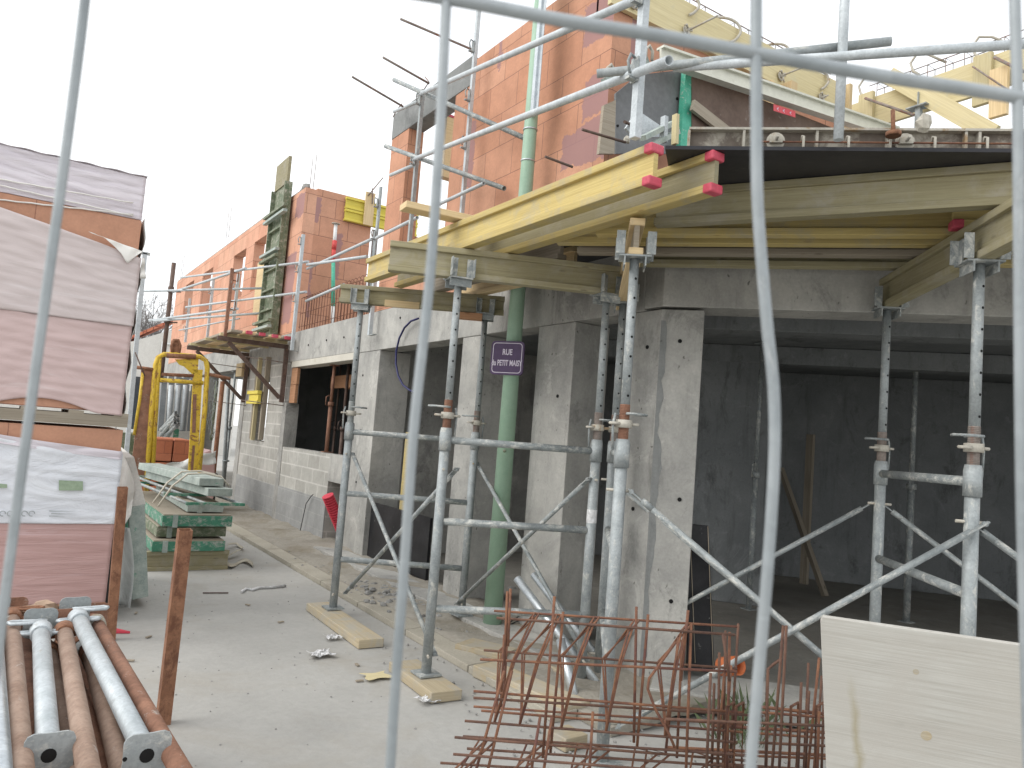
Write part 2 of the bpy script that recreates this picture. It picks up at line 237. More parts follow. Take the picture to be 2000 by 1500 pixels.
# ------------------------------------------------------------------ mesh builder
class MB:
    def __init__(s): s.v=[];s.f=[];s.u=[];s.s=[];s.x=[]
    def q(s,pts,uvs=None,sm=False):
        n=len(s.v); s.v+= [V(p) for p in pts]; s.f.append(tuple(range(n,n+len(pts))))
        if uvs is None:
            a=[V(p) for p in pts]; nn=V((0,0,0))
            for i in range(len(a)): nn+=a[i].cross(a[(i+1)%len(a)])
            nn=nn.normalized() if nn.length>1e-12 else V((0,0,1))
            if abs(nn.z)<.8: t=V((0,0,1)).cross(nn).normalized(); uvs=[(p.dot(t),p.z) for p in a]
            else: uvs=[(p.x,p.y) for p in a]
        s.u.append(list(uvs)); s.s.append(sm); return s
    def prism(s,pts,vec,cap=True):
        a=[V(p) for p in pts]; vec=V(vec); b=[p+vec for p in a]
        nn=V((0,0,0))
        for i in range(len(a)): nn+=(a[i]-a[0]).cross(a[(i+1)%len(a)]-a[0])
        if nn.dot(vec)>0: a.reverse(); b.reverse()
        s.q(a); s.q(list(reversed(b)))
        for i in range(len(a)):
            j=(i+1)%len(a); s.q([a[j],a[i],b[i],b[j]])
        return s
    def box(s,x0,x1,y0,y1,z0,z1): return s.prism([(x0,y0,z0),(x1,y0,z0),(x1,y1,z0),(x0,y1,z0)],(0,0,z1-z0))
    def frame(s,p0,p1,upv=(0,0,1)):
        d=(V(p1)-V(p0)); l=d.length; d=d/l; u=V(upv)
        if abs(d.dot(u))>.98: u=V((0,1,0))
        r=d.cross(u).normalized(); u=r.cross(d).normalized(); return d,r,u,l
    def beam(s,p0,p1,w,h,upv=(0,0,1),o=(0,0)):   # w across, h along up; o offset (right,up) of the centre
        d,r,u,l=s.frame(p0,p1,upv); p0=V(p0)+r*o[0]+u*o[1]; p1=V(p1)+r*o[0]+u*o[1]
        k=[(-w/2,-h/2),(w/2,-h/2),(w/2,h/2),(-w/2,h/2)]; A=[p0+r*x+u*y for x,y in k]; B=[p1+r*x+u*y for x,y in k]; off=0
        for i in range(4):
            j=(i+1)%4; e=(A[j]-A[i]).length
            s.q([A[j],A[i],B[i],B[j]],[(0,off+e),(0,off),(l,off),(l,off+e)]); off+=e+.037
        s.q(A,[(x*.3,y) for x,y in k]); s.q(list(reversed(B)),[(x*.3,y) for x,y in reversed(k)]); return s
    def tube(s,p0,p1,r0,r1=None,n=14,cap=True):
        r1=r0 if r1 is None else r1; d,r,u,l=s.frame(p0,p1); p0=V(p0);p1=V(p1)
        c=[(math.cos(2*PI*i/n),math.sin(2*PI*i/n)) for i in range(n)]
        A=[p0+(r*x+u*y)*r0 for x,y in c]; B=[p1+(r*x+u*y)*r1 for x,y in c]; rr=(r0+r1)/2
        for i in range(n):
            j=(i+1)%n; a0,a1=2*PI*i/n*rr,2*PI*(i+1)/n*rr
            s.q([A[i],B[i],B[j],A[j]],[(0,a0),(l,a0),(l,a1),(0,a1)],True)
        if cap: s.q(A,[(x*r0,y*r0) for x,y in c]); s.q(list(reversed(B)),[(x*r1,y*r1) for x,y in reversed(c)])
        return s
    def pipe(s,p0,p1,r,t=.004,n=16):   # open hollow tube
        d,rr,u,l=s.frame(p0,p1); p0=V(p0);p1=V(p1); c=[(math.cos(2*PI*i/n),math.sin(2*PI*i/n)) for i in range(n)]
        A=[p0+(rr*x+u*y)*r for x,y in c]; B=[p1+(rr*x+u*y)*r for x,y in c]; A2=[p0+(rr*x+u*y)*(r-t) for x,y in c]; B2=[p1+(rr*x+u*y)*(r-t) for x,y in c]
        for i in range(n):
            j=(i+1)%n; a0,a1=2*PI*i/n*r,2*PI*(i+1)/n*r
            s.q([A[i],B[i],B[j],A[j]],[(0,a0),(l,a0),(l,a1),(0,a1)],True); s.q([A2[j],B2[j],B2[i],A2[i]],[(0,a0),(l,a0),(l,a1),(0,a1)],True)
            s.q([A[j],A2[j],A2[i],A[i]]); s.q([B[i],B2[i],B2[j],B[j]])
        return s
    def path(s,pts,r,n=8,closed=False):
        P=[V(p) for p in pts]; m=len(P); rings=[]; pu=None; L_=0; ls=[]
        for i in range(m):
            a=P[i-1] if (i>0 or closed) else P[i]; b=P[(i+1)%m] if (i<m-1 or closed) else P[i]
            d=(b-a); d=d.normalized() if d.length>1e-9 else V((0,0,1))
            if pu is None: pu=V((0,0,1)) if abs(d.z)<.9 else V((1,0,0))
            rr=d.cross(pu); rr=rr.normalized() if rr.length>1e-6 else d.orthogonal().normalized(); pu=rr.cross(d).normalized()
            rings.append([P[i]+(rr*math.cos(2*PI*k/n)+pu*math.sin(2*PI*k/n))*r for k in range(n)]); ls.append(L_); L_+=(P[(i+1)%m]-P[i]).length
        for i in range(m if closed else m-1):
            A=rings[i];B=rings[(i+1)%m]; l0=ls[i]; l1=l0+(P[(i+1)%m]-P[i]).length
            for k in range(n):
                j=(k+1)%n; s.q([A[k],A[j],B[j],B[k]],[(l0,k*r),(l0,k*r+r),(l1,k*r+r),(l1,k*r)],True)
        if not closed: s.q(list(reversed(rings[0]))); s.q(rings[-1])
        return s
    def sheet(s,fn,nu,nv,th=.003,sm=True):  # curved sheet with a thickness
        G=[[V(fn(i/nu,j/nv)) for j in range(nv+1)] for i in range(nu+1)]
        def nr(i,j):
            a=G[min(i+1,nu)][j]-G[max(i-1,0)][j]; b=G[i][min(j+1,nv)]-G[i][max(j-1,0)]; c=a.cross(b); return c.normalized() if c.length>1e-12 else V((0,0,1))
        H=[[G[i][j]-nr(i,j)*th for j in range(nv+1)] for i in range(nu+1)]
        lu=[0]; 
        for i in range(nu): lu.append(lu[-1]+(G[i+1][0]-G[i][0]).length)
        lv=[0]
        for j in range(nv): lv.append(lv[-1]+(G[0][j+1]-G[0][j]).length)
        for i in range(nu):
            for j in range(nv):
                u=[(lu[i],lv[j]),(lu[i+1],lv[j]),(lu[i+1],lv[j+1]),(lu[i],lv[j+1])]
                s.q([G[i][j],G[i+1][j],G[i+1][j+1],G[i][j+1]],u,sm); s.q([H[i][j+1],H[i+1][j+1],H[i+1][j],H[i][j]],list(reversed(u)),sm)
        for i in range(nu): s.q([G[i+1][0],G[i][0],H[i][0],H[i+1][0]]); s.q([G[i][nv],G[i+1][nv],H[i+1][nv],H[i][nv]])
        for j in range(nv): s.q([G[0][j],G[0][j+1],H[0][j+1],H[0][j]]); s.q([G[nu][j+1],G[nu][j],H[nu][j],H[nu][j+1]])
        return s
    def disc(s,c,nrm,r,th,n=12):
        nrm=V(nrm).normalized(); return s.tube(V(c)-nrm*th/2,V(c)+nrm*th/2,r,n=n)
    def lump(s,c,rx,ry,rz,seed,seg=7,jag=.35):
        rd=random.Random(seed); n=seg; m=4; c=V(c); G=[]
        for j in range(m+1):
            th=PI*j/m; G.append([c+V((rx*math.sin(th)*math.cos(2*PI*i/n),ry*math.sin(th)*math.sin(2*PI*i/n),rz*math.cos(th)))*(1-jag*rd.random()) if 0<j<m else c+V((0,0,rz*math.cos(th)*(1-jag*rd.random()))) for i in range(n)])
            if j in (0,m): G[-1]=[G[-1][0]]*n
        for j in range(m):
            for i in range(n):
                k=(i+1)%n; a=[G[j][i],G[j+1][i],G[j+1][k],G[j][k]]
                if j==0: a=[G[0][0],G[1][i],G[1][k]]
                if j==m-1: a=[G[j][i],G[m][0],G[j][k]]
                s.q(a)
        return s
    def add(s,o,mat):
        n=len(s.v); f0=len(s.f); s.v+=o.v; s.f+=[tuple(i+n for i in f) for f in o.f]; s.u+=o.u; s.s+=o.s; s.x.append((f0,len(s.f),mat)); return s
    def build(s,name,mat,parent=None,base=None,bevel=0,rot=0,weld=False):
        if base is None:
            if parent is not None: base=parent_base(parent)
            else:
                xs=[p.x for p in s.v];ys=[p.y for p in s.v];zs=[p.z for p in s.v]; base=V(((min(xs)+max(xs))/2,(min(ys)+max(ys))/2,min(zs)))
        base=V(base); me=bpy.data.meshes.new(name); me.from_pydata([p-base for p in s.v],[],s.f)
        uvl=me.uv_layers.new(name='uv'); k=0
        for f in s.u:
            for u in f: uvl.data[k].uv=u; k+=1
        me.polygons.foreach_set('use_smooth',s.s); me.materials.append(MATS[mat]); me.update()
        for (f0,f1,m2) in s.x:
            me.materials.append(MATS[m2]); mi=len(me.materials)-1
            for fi in range(f0,f1): me.polygons[fi].material_index=mi
        if bevel or weld or any(s.s):
            import bmesh
            bm=bmesh.new(); bm.from_mesh(me); bmesh.ops.remove_doubles(bm,verts=bm.verts,dist=1e-5); bm.to_mesh(me); bm.free()
        o=bpy.data.objects.new(name,me); COL.objects.link(o)
        if parent is not None: o.parent=parent; o.location=base-parent_base(parent)
        else: o.location=base
        o['_b']=1
        if bevel:
            b=o.modifiers.new('bevel','BEVEL'); b.width=bevel; b.segments=2; b.limit_method='ANGLE'; b.angle_limit=R(40)
        BASE[o.name]=base; del o['_b']; return o
BASE={}
def parent_base(p): return BASE[p.name]
def tag(o,label,cat,group=None,kind=None):
    if label: o['label']=label
    if cat: o['category']=cat
    if group: o['group']=group
    if kind: o['kind']=kind
    return o
def empty(name,base,label,cat,group=None):
    o=bpy.data.objects.new(name,None); COL.objects.link(o); o.location=V(base); o.empty_display_size=.1; BASE[o.name]=V(base)
    return tag(o,label,cat,group)
def struct(o): o['kind']='structure'; return o
def one(mb,name,mat,label,cat,group=None,bevel=0): return tag(mb.build(name,mat,bevel=bevel),label,cat,group)
# ================================================================== ground
m=MB(); rd=random.Random(3)
def gz(x,y):      # trodden dirt: flat lane, low bank against the building
    return 0
m.q([(-150,-60,0),(150,-60,0),(150,260,0),(-150,260,0)]); struct(m.build('ground','ground'))
# made-up strip between kerb and facade, and the kerb line
m=MB()
def strip(u,v):
    y=3.3+u*21.5; x=2.98+v*.9; z=.006+.05*v+.014*math.sin(y*5.1+v*6)+.012*math.sin(y*13+v*17)+rd.random()*.01
    return (x,y,z if v>0 else .004)
m.sheet(lambda u,v:strip(u,v),150,9,.05,True); struct(m.build('pavement','pavement'))
m=MB(); y=3.6
while y<26: m.prism([(2.8,y,.0),(2.975,y,.0),(2.975,y,.06),(2.8,y,.05)],(0,.985,0)); y+=1.0
struct(m.build('kerb','kerbstone',bevel=.006))
# ================================================================== the building under construction
B=empty('construction_building',(6,8,0),'half-built concrete and orange clay block building with open ground floor bays','building')
W=3.7
def part(mb,name,mat,par=None,bevel=.006): return mb.build(name,mat,par or B,bevel=bevel)
# concrete columns on the street side
for (ya,yb,d,zt) in ((4.83,5.34,.36,2.6),(6.27,6.66,.42,2.6)):
    part(MB().box(W,W+d,ya,yb,0,zt),'column','concrete')
part(MB().box(W,W+.42,8.72,9.5,0,2.6),'column','concrete')
part(MB().prism([(W,4.22,0),(W,3.86,0),(3.893,3.643,0),(4.14,3.88,0),(4.05,4.22,0)],(0,0,2.6)),'column','concrete')
m=MB(); zz=0; rs=random.Random(2); pts=[]; pt2=[]
ce=V((.683,-.73,0)); cn=V((-.73,-.683,0))
while zz<=2.58: a=.02+.03*rs.random()+(.02 if 1.0<zz<1.7 else 0); pts.append(V((3.7,3.86,zz))+ce*a); zz+=.06
lo=[V((3.7,3.86,p.z))+ce*.001 for p in pts]
for i in range(len(pts)-1): m.prism([lo[i]+cn*.003,pts[i]+cn*.003,pts[i+1]+cn*.003,lo[i+1]+cn*.003],cn*-.006)
part(m,'honeycombed_edge','concrete_dark',bevel=0)
m=MB(); pl_=[(.05,2.56),(.19,2.57),(.2,2.5),(.16,2.42),(.15,2.33),(.12,2.24),(.09,2.2),(.075,2.3),(.055,2.38),(.06,2.48)]
m.prism([V((3.7,3.86,z))+ce*(a+rs.uniform(-.006,.006))+cn*.0015 for a,z in pl_],cn*-.003); part(m,'damp_patch','concrete_dark',bevel=0)
# beams
part(MB().box(W-.004,W+.26,4.04,9.55,2.603,3.1),'beam','concrete')
part(MB().box(W,W+.26,9.553,24.4,2.62,3.1),'beam','concrete')
part(MB().prism([(3.698,3.853,2.62),(7.92,-.68,2.62),(8.12,-.48,2.62),(3.96,4.037,2.62),(3.696,4.037,2.62)],(0,0,.44)),'beam','concrete')
part(MB().box(W-.006,W+.2,9.553,12.25,2.52,2.617),'formwork_board','birch_ply')
# blockwork
m=MB(); m.box(W,W+.2,10.1,12.4,0,1.24); m.box(W,W+.2,9.5,10.1,.9,1.24); part(m,'block_wall','grey_block',bevel=0)
m=MB(); m.box(W,W+.2,12.403,13.42,0,2.617); m.box(W,W+.2,14.3,15.25,0,2.617); m.box(W,W+.2,13.42,14.3,0,1.27); m.box(W,W+.2,13.42,14.3,2.4,2.617); part(m,'block_wall','grey_block',bevel=0)
m=MB(); m.box(W-.012,W,10.1,12.4,0,.62); m.box(W-.012,W,12.5,15.0,0,.6); part(m,'render_coat','grey_block_smooth',bevel=0)
part(MB().box(W-.014,W+.2,12.3,12.5,0,1.95),'column','concrete')
part(MB().box(W-.016,W+.22,15.0,15.28,0,2.617),'column','concrete')
part(MB().box(W-.02,W+.01,9.52,10.08,.88,1.245),'lintel','concrete')
# clay block upper storey, far part
m=MB(); T=5.56; z0=3.104
wins=[(13.15,13.55,4.0,5.17),(14.6,15.5,4.15,5.17),(16.15,17.15,4.15,5.17),(19.3,20.4,4.15,5.22),(21.6,22.8,4.15,5.22)]
wins=[(14.65,15.5,4.15,5.17),(16.15,17.2,4.15,5.17),(19.3,20.5,4.15,5.25),(21.6,22.8,4.15,5.25)]
y=12.45
for (a,b,s0,s1) in wins:
    m.box(W,W+.2,y,a,z0,T); m.box(W,W+.2,a,b,z0,s0); m.box(W,W+.2,a,b,s1,T); y=b
m.box(W,W+.2,y,24.3,z0,T); part(m,'brick_wall','clay_block_far',bevel=0)
m=MB(); m.box(W+.2,4.9,12.45,12.65,z0,T+.03); m.box(4.9,6.6,12.45,12.65,z0,4.0); m.box(5.25,6.6,12.45,12.65,4.0,4.9); part(m,'brick_wall','clay_block_return',bevel=0)
part(MB().box(W+.2,9,24.1,24.3,z0,T),'brick_wall','clay_block_far',bevel=0)
# sloping grey capping of mortar
part(MB().box(W+.01,W+.19,12.9,24.3,T,T+.035),'mortar_bed','concrete')
# clay block upper storey, near part
m=MB(); T2=5.585
m.box(W,W+.2,8.45,8.95,z0,5.33); m.box(W,W+.2,7.27,8.45,z0,3.75)
m.box(W,W+.2,4.62,7.27,z0,5.33); m.box(W,W+.2,4.62,6.95,5.333,T2); part(m,'brick_wall','clay_block',bevel=0)
part(MB().box(W-.008,W+.2,6.952,8.96,5.332,5.66),'lintel','concrete_dark')
m=MB(); m.box(W+.2,7.0,4.62,4.82,z0,5.125); part(m,'brick_wall','clay_block_right',bevel=0)
m=MB(); m.box(W+.2,6.6,8.75,8.95,z0,4.1); part(m,'brick_wall','clay_block_return',bevel=0)
# floor slab of the upper storey and dark ground floor interior
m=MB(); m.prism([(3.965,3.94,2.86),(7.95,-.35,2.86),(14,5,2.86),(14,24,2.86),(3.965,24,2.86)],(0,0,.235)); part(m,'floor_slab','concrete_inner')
m=MB(); m.prism([(3.9,3.9,.002),(7.9,-.4,.002),(14,5,.002),(14,24,.002),(3.9,24,.002)],(0,0,.06)); part(m,'ground_slab','concrete_floor')
m=MB(); m.box(4.13,12,9.0,9.2,.062,2.858); part(m,'partition_wall','concrete')
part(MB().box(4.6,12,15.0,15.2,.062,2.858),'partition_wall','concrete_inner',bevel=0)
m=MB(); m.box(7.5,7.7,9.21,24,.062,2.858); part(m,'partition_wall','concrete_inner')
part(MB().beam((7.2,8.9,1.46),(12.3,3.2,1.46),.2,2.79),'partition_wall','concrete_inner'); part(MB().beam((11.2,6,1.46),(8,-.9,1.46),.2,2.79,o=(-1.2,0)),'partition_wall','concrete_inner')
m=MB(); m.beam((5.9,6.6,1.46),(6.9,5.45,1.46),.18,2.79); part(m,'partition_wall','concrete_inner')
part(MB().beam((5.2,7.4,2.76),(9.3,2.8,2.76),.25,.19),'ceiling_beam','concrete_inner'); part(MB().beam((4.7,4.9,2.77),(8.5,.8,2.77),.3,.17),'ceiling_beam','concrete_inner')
# window board linings, lower window
m=MB(); m.box(W+.02,W+.07,12.02,12.29,1.95,2.24); m.box(W+.02,W+.07,12.0,12.29,2.245,2.515); part(m,'formwork_board','wood_red')
# concrete frame around low opening and step
part(MB().box(W-.35,W-.03,4.3,9.45,.0,.1),'step','concrete')
part(MB().prism([(3.55,3.6,.02),(5.6,1.4,.02),(6.0,1.8,.02),(3.95,3.95,.02)],(0,0,.1)),'step','concrete')
# tie holes in the concrete
m=MB()
for (p,n) in (((3.698,3.98,2.34),(1,0,0)),((3.698,4.02,1.2),(1,0,0)),((3.698,5.0,2.0),(1,0,0)),((3.698,9.1,1.6),(1,0,0)),((3.698,9.1,.95),(1,0,0)),((3.698,9.2,2.3),(1,0,0)),
    ((3.79,3.758,2.38),(.69,.72,0)),((3.83,3.712,1.3),(.69,.72,0)),((3.82,3.724,.62),(.69,.72,0)),((3.692,10.0,2.85),(1,0,0)),((3.692,10.7,2.86),(1,0,0)),((3.692,11.5,2.84),(1,0,0)),((3.692,8.2,2.95),(1,0,0))): m.disc(p,n,.014,.008)
part(m,'tie_hole','black_hole',bevel=0)
# far street bays: steel props and boards inside the openings are things of their own (below)
part(MB().box(W,W+.25,18.6,18.9,0,2.617),'column','concrete'); part(MB().box(W,W+.25,22.2,22.5,0,2.617),'column','concrete')
# ================================================================== neighbours far behind
h=empty('house',(-1,40,0),'low white rendered house with orange tiled roof behind the far end of the building','house')
m=MB(); hx0=oy(262,760,36).x-8; hx1=oy(336,640,36).x+3
m.prism([(hx0,36,0),(hx1,36,0),(hx1,36,4.3),(oy(336,632,36).x,36,oy(336,645,36).z),(oy(270,662,36).x-.2,36,oy(270,668,36).z),(hx0,36,2.6)],(0,9,0)); m.build('wall','wall_render',h)
m=MB(); a=oy(336,622,36.2); b=oy(272,662,36.2); 
m.prism([(b.x-1.4,36.05,b.z-.75),(a.x+1.6,36.05,a.z+.85),(a.x+1.6,36.05,a.z+1.0),(b.x-1.4,36.05,b.z-.6)],(0,9,0)); m.build('roof','roof_tiles',h)
m=MB(); p=oy(318,668,35.95); m.path([p,(p.x+.02,35.9,p.z-.06),(p.x+.5,35.9,p.z-.05)],.05,6); q=oy(316,700,35.95); m.path([p,(q.x,35.92,1.2)],.05,6); m.build('gutter_pipe','white_paint',h)
m=MB(); m.box(oy(262,760,35.95).x,oy(276,760,35.95).x,35.93,36,.9,oy(262,735,35.95).z); wn=m.build('window','window_glass',h)
m=MB(); xa,xb=oy(260,800,35.95).x,oy(279,800,35.95).x; m.box(xa,xb,35.9,35.99,.78,.9); m.build('sill','white_paint',wn)
# bare tree
t=empty('bare_tree',(oy(303,700,70).x,70,0),'leafless tree standing beyond the white house','tree')
trunk=MB(); crown=MB(); rt_=random.Random(11)
def br(p,d,l,r,n):
    q=p+d*l; (trunk if n>5 else crown).tube(p,q,r,r*.75,n=5,cap=False)
    if n==0: return
    for k in range(3 if n>1 else 3):
        a=d.orthogonal().normalized(); a.rotate(Matrix.Rotation(rt_.random()*2*PI,3,d)); e=(d+a*(.35+.5*rt_.random())+V((0,0,.06))).normalized()
        br(q,e,l*(.62+.25*rt_.random()),r*.6,n-1)
    if n>3: br(q,(d+V((rt_.uniform(-.15,.15),rt_.uniform(-.15,.15),.1))).normalized(),l*.85,r*.75,n-1)
zt=oy(303,585,70).z
br(V((oy(303,700,70).x-.3,70,0)),V((-.03,0,1)),zt*.235,.16,7)
trunk.build('trunk','tree_bark',t); crown.build('crown','tree_bark',t)
hd=MB(); 
for i in range(500):
    p=V((oy(268+rt_.random()*55,650,60).x,60+rt_.random()*2,rt_.random()*oy(280,646,60).z*(.75+.25*rt_.random()))); a=V((rt_.uniform(-1,1),rt_.uniform(-1,1),rt_.uniform(-1,1)))*.22; b=V((rt_.uniform(-1,1),rt_.uniform(-1,1),rt_.uniform(-1,1)))*.22
    hd.q([p,p+a,p+b])
tag(hd.build('hedge','leaf_dark'),'dark hedge under the bare tree behind the white house','hedge')
# ================================================================== shoring frames (two legs, rungs, adjustable heads)
FR='galvanised shoring frames carrying the timber beams'
def leg_parts(root,p,z0,zs,zt,headdir,faces,mat='galva',collar=1.72,rustcol='rust_brown'):
    """p base xy, z0 foot, zt underside of the beam"""
    x,y=p; 
    lg=MB().tube((x,y,z0+.012),(x,y,zs),.033,n=18); lg.tube((x,y,zs-.15),(x,y,zs-.03),.041,n=18).tube((x,y,zs-.03),(x,y,zs),.041,.036,n=18)
    L1=lg.build('leg',mat,root)
    th=MB(); k=0; z=zs
    while z<collar+.12: th.tube((x,y,z),(x,y,z+.004),.0285,n=14); th.tube((x,y,z+.004),(x,y,z+.008),.0265,n=14,cap=False); z+=.008
    th.build('thread',rustcol,L1)
    it=MB().tube((x,y,collar+.05),(x,y,zt-.012),.0255,n=16)
    hl=MB(); a=V((faces[0],faces[1],0)).normalized(); z=collar+.17
    while z<zt-.08:
        for s in (1,-1): hl.disc(V((x,y,z))+a*(.0257*s),a,.0068,.002,n=10)
        z+=.105
    it.add(hl,'black_hole'); it.build('inner_tube',mat,L1)
    nb=MB(); nb.tube((x,y,collar),(x,y,collar+.042),.043,n=16)
    b=V((-a.y,a.x,0)); 
    for s in (1,-1): nb.path([V((x,y,collar+.021))+b*(s*.036)+a*.02,V((x,y,collar+.021))+b*(s*.075)+a*.017,V((x,y,collar+.021))+b*(s*.082),V((x,y,collar+.021))+b*(s*.075)-a*.017,V((x,y,collar+.021))+b*(s*.036)-a*.02],.0085,6)
    nb.build('nut','clamp_cast',L1)
    c=V((x,y,collar+.075)); pin=MB(); s=1 if (x+y)*10%2>1 else -1
    pin.path([c-a*.05,c+a*.05,c+a*.075+b*s*.03,c+a*.06+b*s*.1,c+a*.0+b*s*.13,c-a*.045+b*s*.09],.0075,6)
    h=c-b*s*.052; pin.path([h+V((0,0,.0)),h+V((0,0,-.06))-b*s*.012,h+V((0,0,-.19))-b*s*.006],.007,6); pin.build('locking_pin','galva_dirty',L1)
    # forked head
    d=V((headdir[0],headdir[1],0)).normalized(); r=V((d.y,-d.x,0)); c=V((x,y,zt)); f=MB()
    f.beam(c-d*.075-V((0,0,.005)),c+d*.075-V((0,0,.005)),.17,.01)
    for s in (1,-1):
        f.beam(c-d*.075-V((0,0,.035)),c+d*.075-V((0,0,.035)),.008,.05,o=(s*.055,0))
        for e in (1,-1): f.beam(c+r*(s*.062)+d*(e*.055)+V((0,0,.001)),c+r*(s*.062)+d*(e*.055)+V((0,0,.125)),.008,.045,upv=(d.x,d.y,0)); f.beam(c+r*(s*.082)+d*(e*.0765)+V((0,0,.001)),c+r*(s*.082)+d*(e*.0765)+V((0,0,.125)),.006,.046,upv=(r.x,r.y,0))
    f.build('fork_head','galva_dirty',root,bevel=.001)
    MB().prism([(x-.075,y-.075,z0),(x+.075,y-.075,z0),(x+.075,y+.075,z0),(x-.075,y+.075,z0)],(0,0,.012)).build('base_plate','galva_dirty',root)
def shoring(label,pa,pb,za,zb,zta,ztb,rungs=(1.58,1.05,.49),hd=None,mat='galva',rc='rust_brown'):
    A=V((pa[0],pa[1],0)); Bp=V((pb[0],pb[1],0)); r=empty('shoring_frame',(A+Bp)/2,label,'shoring frame',FR)
    d=(Bp-A).normalized(); hd=hd or (d.x,d.y); fc=(-.25,-1)
    leg_parts(r,pa,za,1.66,zta,hd,fc,mat,rustcol=rc); leg_parts(r,pb,zb,1.66,ztb,hd,fc,mat,rustcol='rebar_grey')
    for z in rungs:
        m=MB(); m.tube(A+d*.03+V((0,0,z)),Bp-d*.03+V((0,0,z)),.0245,n=14)
        m.build('rung','galva_dirty',r)
    for P,sg in ((A,1),(Bp,-1)):
        for z in (1.39,.2):
            m=MB(); m.tube(P+V((0,0,z)),P+V((-d.y,d.x,0))*.07+V((0,0,z)),.008,n=8); m.tube(P+V((0,0,z)),P+V((d.y,-d.x,0))*.07+V((0,0,z)),.008,n=8); m.build('brace_stud','clamp_cast',r)
    return r
PA,PA2=(2.46,6.31),(3.38,5.72); PB,PB2=(2.397,4.44),(3.33,4.02); PC,PC2=(2.715,3.064),(3.536,4.083); PR,PQ=(3.841,1.842),(4.637,2.778)
shoring('shoring frame at the far left end of the row, left leg on a timber pad',PA,PA2,.075,.1,2.7,2.7,rc='galva_dirty')
shoring('shoring frame in front of the green lamp post',PB,PB2,.075,.03,2.655,2.655,hd=(.978,-.21))
shoring('shoring frame before the corner column, its front leg hiding the rear one',PC,PC2,0,.05,2.64,2.64)
shoring('shoring frame at the right in front of the dark room, behind the plywood sheet',PR,PQ,0,.05,2.64,2.64,rc='rebar_grey')
lgt=[o for o in bpy.data.objects if o.name.startswith('shoring_frame')][1]
m=MB(); m.tube((PB2[0],PB2[1],1.1),(PB2[0],PB2[1],1.19),.0345,n=18,cap=False); m.build('paper_label','foil',lgt)
# cross braces
def brace(label,a,b,r=.0165,grp='diagonal bracing tubes of the shoring frames'):
    a=V(a);b=V(b); d=(b-a).normalized(); m=MB(); m.tube(a+d*.07,b-d*.07,r,n=12)
    for p,s in ((a,1),(b,-1)): m.beam(p-d*s*.02,p+d*s*.1,.036,.007,upv=(0,0,1)); m.disc(p,V((d.y,-d.x,0)),.012,.03)
    m.tube(a+d*.07,a+d*.14,r*1.05,r,n=12)
    return one(m,'cross_brace','galva_dirty',label,'brace',grp)
def P3(p,z,o=(0,0)): return (p[0]+o[0],p[1]+o[1],z)
brace('brace falling from the far left shoring leg to the middle frame',P3(PA,1.39,(.05,0)),P3(PB,.2,(.05,0)))
brace('brace rising from the foot of the far left leg to the middle front leg',P3(PA,.2,(.1,0)),P3(PB,1.39,(.1,0)))
brace('brace falling from the rear far leg behind the green lamp post',P3(PA2,1.39,(.04,0)),P3(PB2,.2,(.04,0)))
brace('brace rising behind the lamp post to a flattened end beside a concrete column',P3(PA2,.2,(-.05,0)),P3(PB2,1.39,(-.05,0)))
brace('brace falling right from the front corner leg across the rebar cages',P3(PC,1.39,(.04,-.05)),P3(PR,.2,(0,-.05)))
brace('brace rising right from the front corner foot to the right front leg',P3(PC,.2,(.04,-.07)),P3(PR,1.39,(-.02,-.07)))
brace('brace falling right from the hidden rear corner leg, just behind a parallel one',P3(PC2,1.39),P3(PQ,.2))
brace('brace rising right across the dark room to the rear right leg',P3(PC2,.2,(0,.05)),P3(PQ,1.39,(0,.05)))
S1=(4.95,.55); S2=(5.75,1.5)
brace('brace falling out of view from the right front leg',P3(PR,1.39,(.03,.03)),P3(S1,.2)); brace('brace falling right from the rear right leg behind the front leg',P3(PQ,1.39,(.03,.0)),P3(S2,.2))
# ================================================================== timber I-beams
def hbeam(label,p0,p1,mat='wood_yellow',caps=(),h=.2,w=.08,grp=None,web='',name='timber_beam',roll=0,fl=.04):
    """p0,p1: centre line of the underside"""
    p0=V(p0);p1=V(p1); r=empty(name,(p0+p1)/2,label,'timber beam',grp); upv=(math.sin(roll)*.0,0,1)
    m=MB(); m.beam(p0,p1,w,fl,o=(0,fl/2)); m.beam(p0,p1,w,fl,o=(0,h-fl/2)); m.build('flange',mat,r,bevel=.004)
    d=(p1-p0).normalized(); m=MB(); m.beam(p0+d*.004,p1-d*.004,.028,h-2*fl,o=(0,h/2)); m.build('web',web or mat,r)
    for e in caps:
        p,s=(p0,-1) if e==0 else (p1,1)
        for o in (fl/2,h-fl/2):
            m=MB(); m.beam(p-d*s*.05,p+d*s*.006,w+.006,fl+.006,o=(0,o)); m.build('end_cap','red_cap',r,bevel=.008)
    return r
def plank(label,p0,p1,w,h,mat,name='plank',cat='plank',grp=None,bevel=.004,upv=(0,0,1)):
    m=MB(); m.beam(p0,p1,w,h,upv=upv); return tag(m.build(name,mat,bevel=bevel),label,cat,grp)
G1='main timber beams lying in the fork heads'
def ext(a,b,za,zb,ea,eb):
    a=V((a[0],a[1],za));b=V((b[0],b[1],zb)); d=(b-a).normalized(); return a-d*ea,b+d*eb
a,b=ext(PA,PA2,2.701,2.701,.19,.16); hbeam('greenish main beam carried by the far left shoring frame',a,b,'wood_green',h=.16,grp=G1)
a,b=ext(PB,PB2,2.656,2.656,.47,.12); hbeam('weathered main beam with a chewed end on the middle shoring frame',a,b,'wood_green',grp=G1)
a,b=ext(PC,PC2,2.641,2.641,.06,.3); hbeam('main beam seen end-on above the corner shoring leg',a,b,'wood_new',grp=G1,web='wood_old')
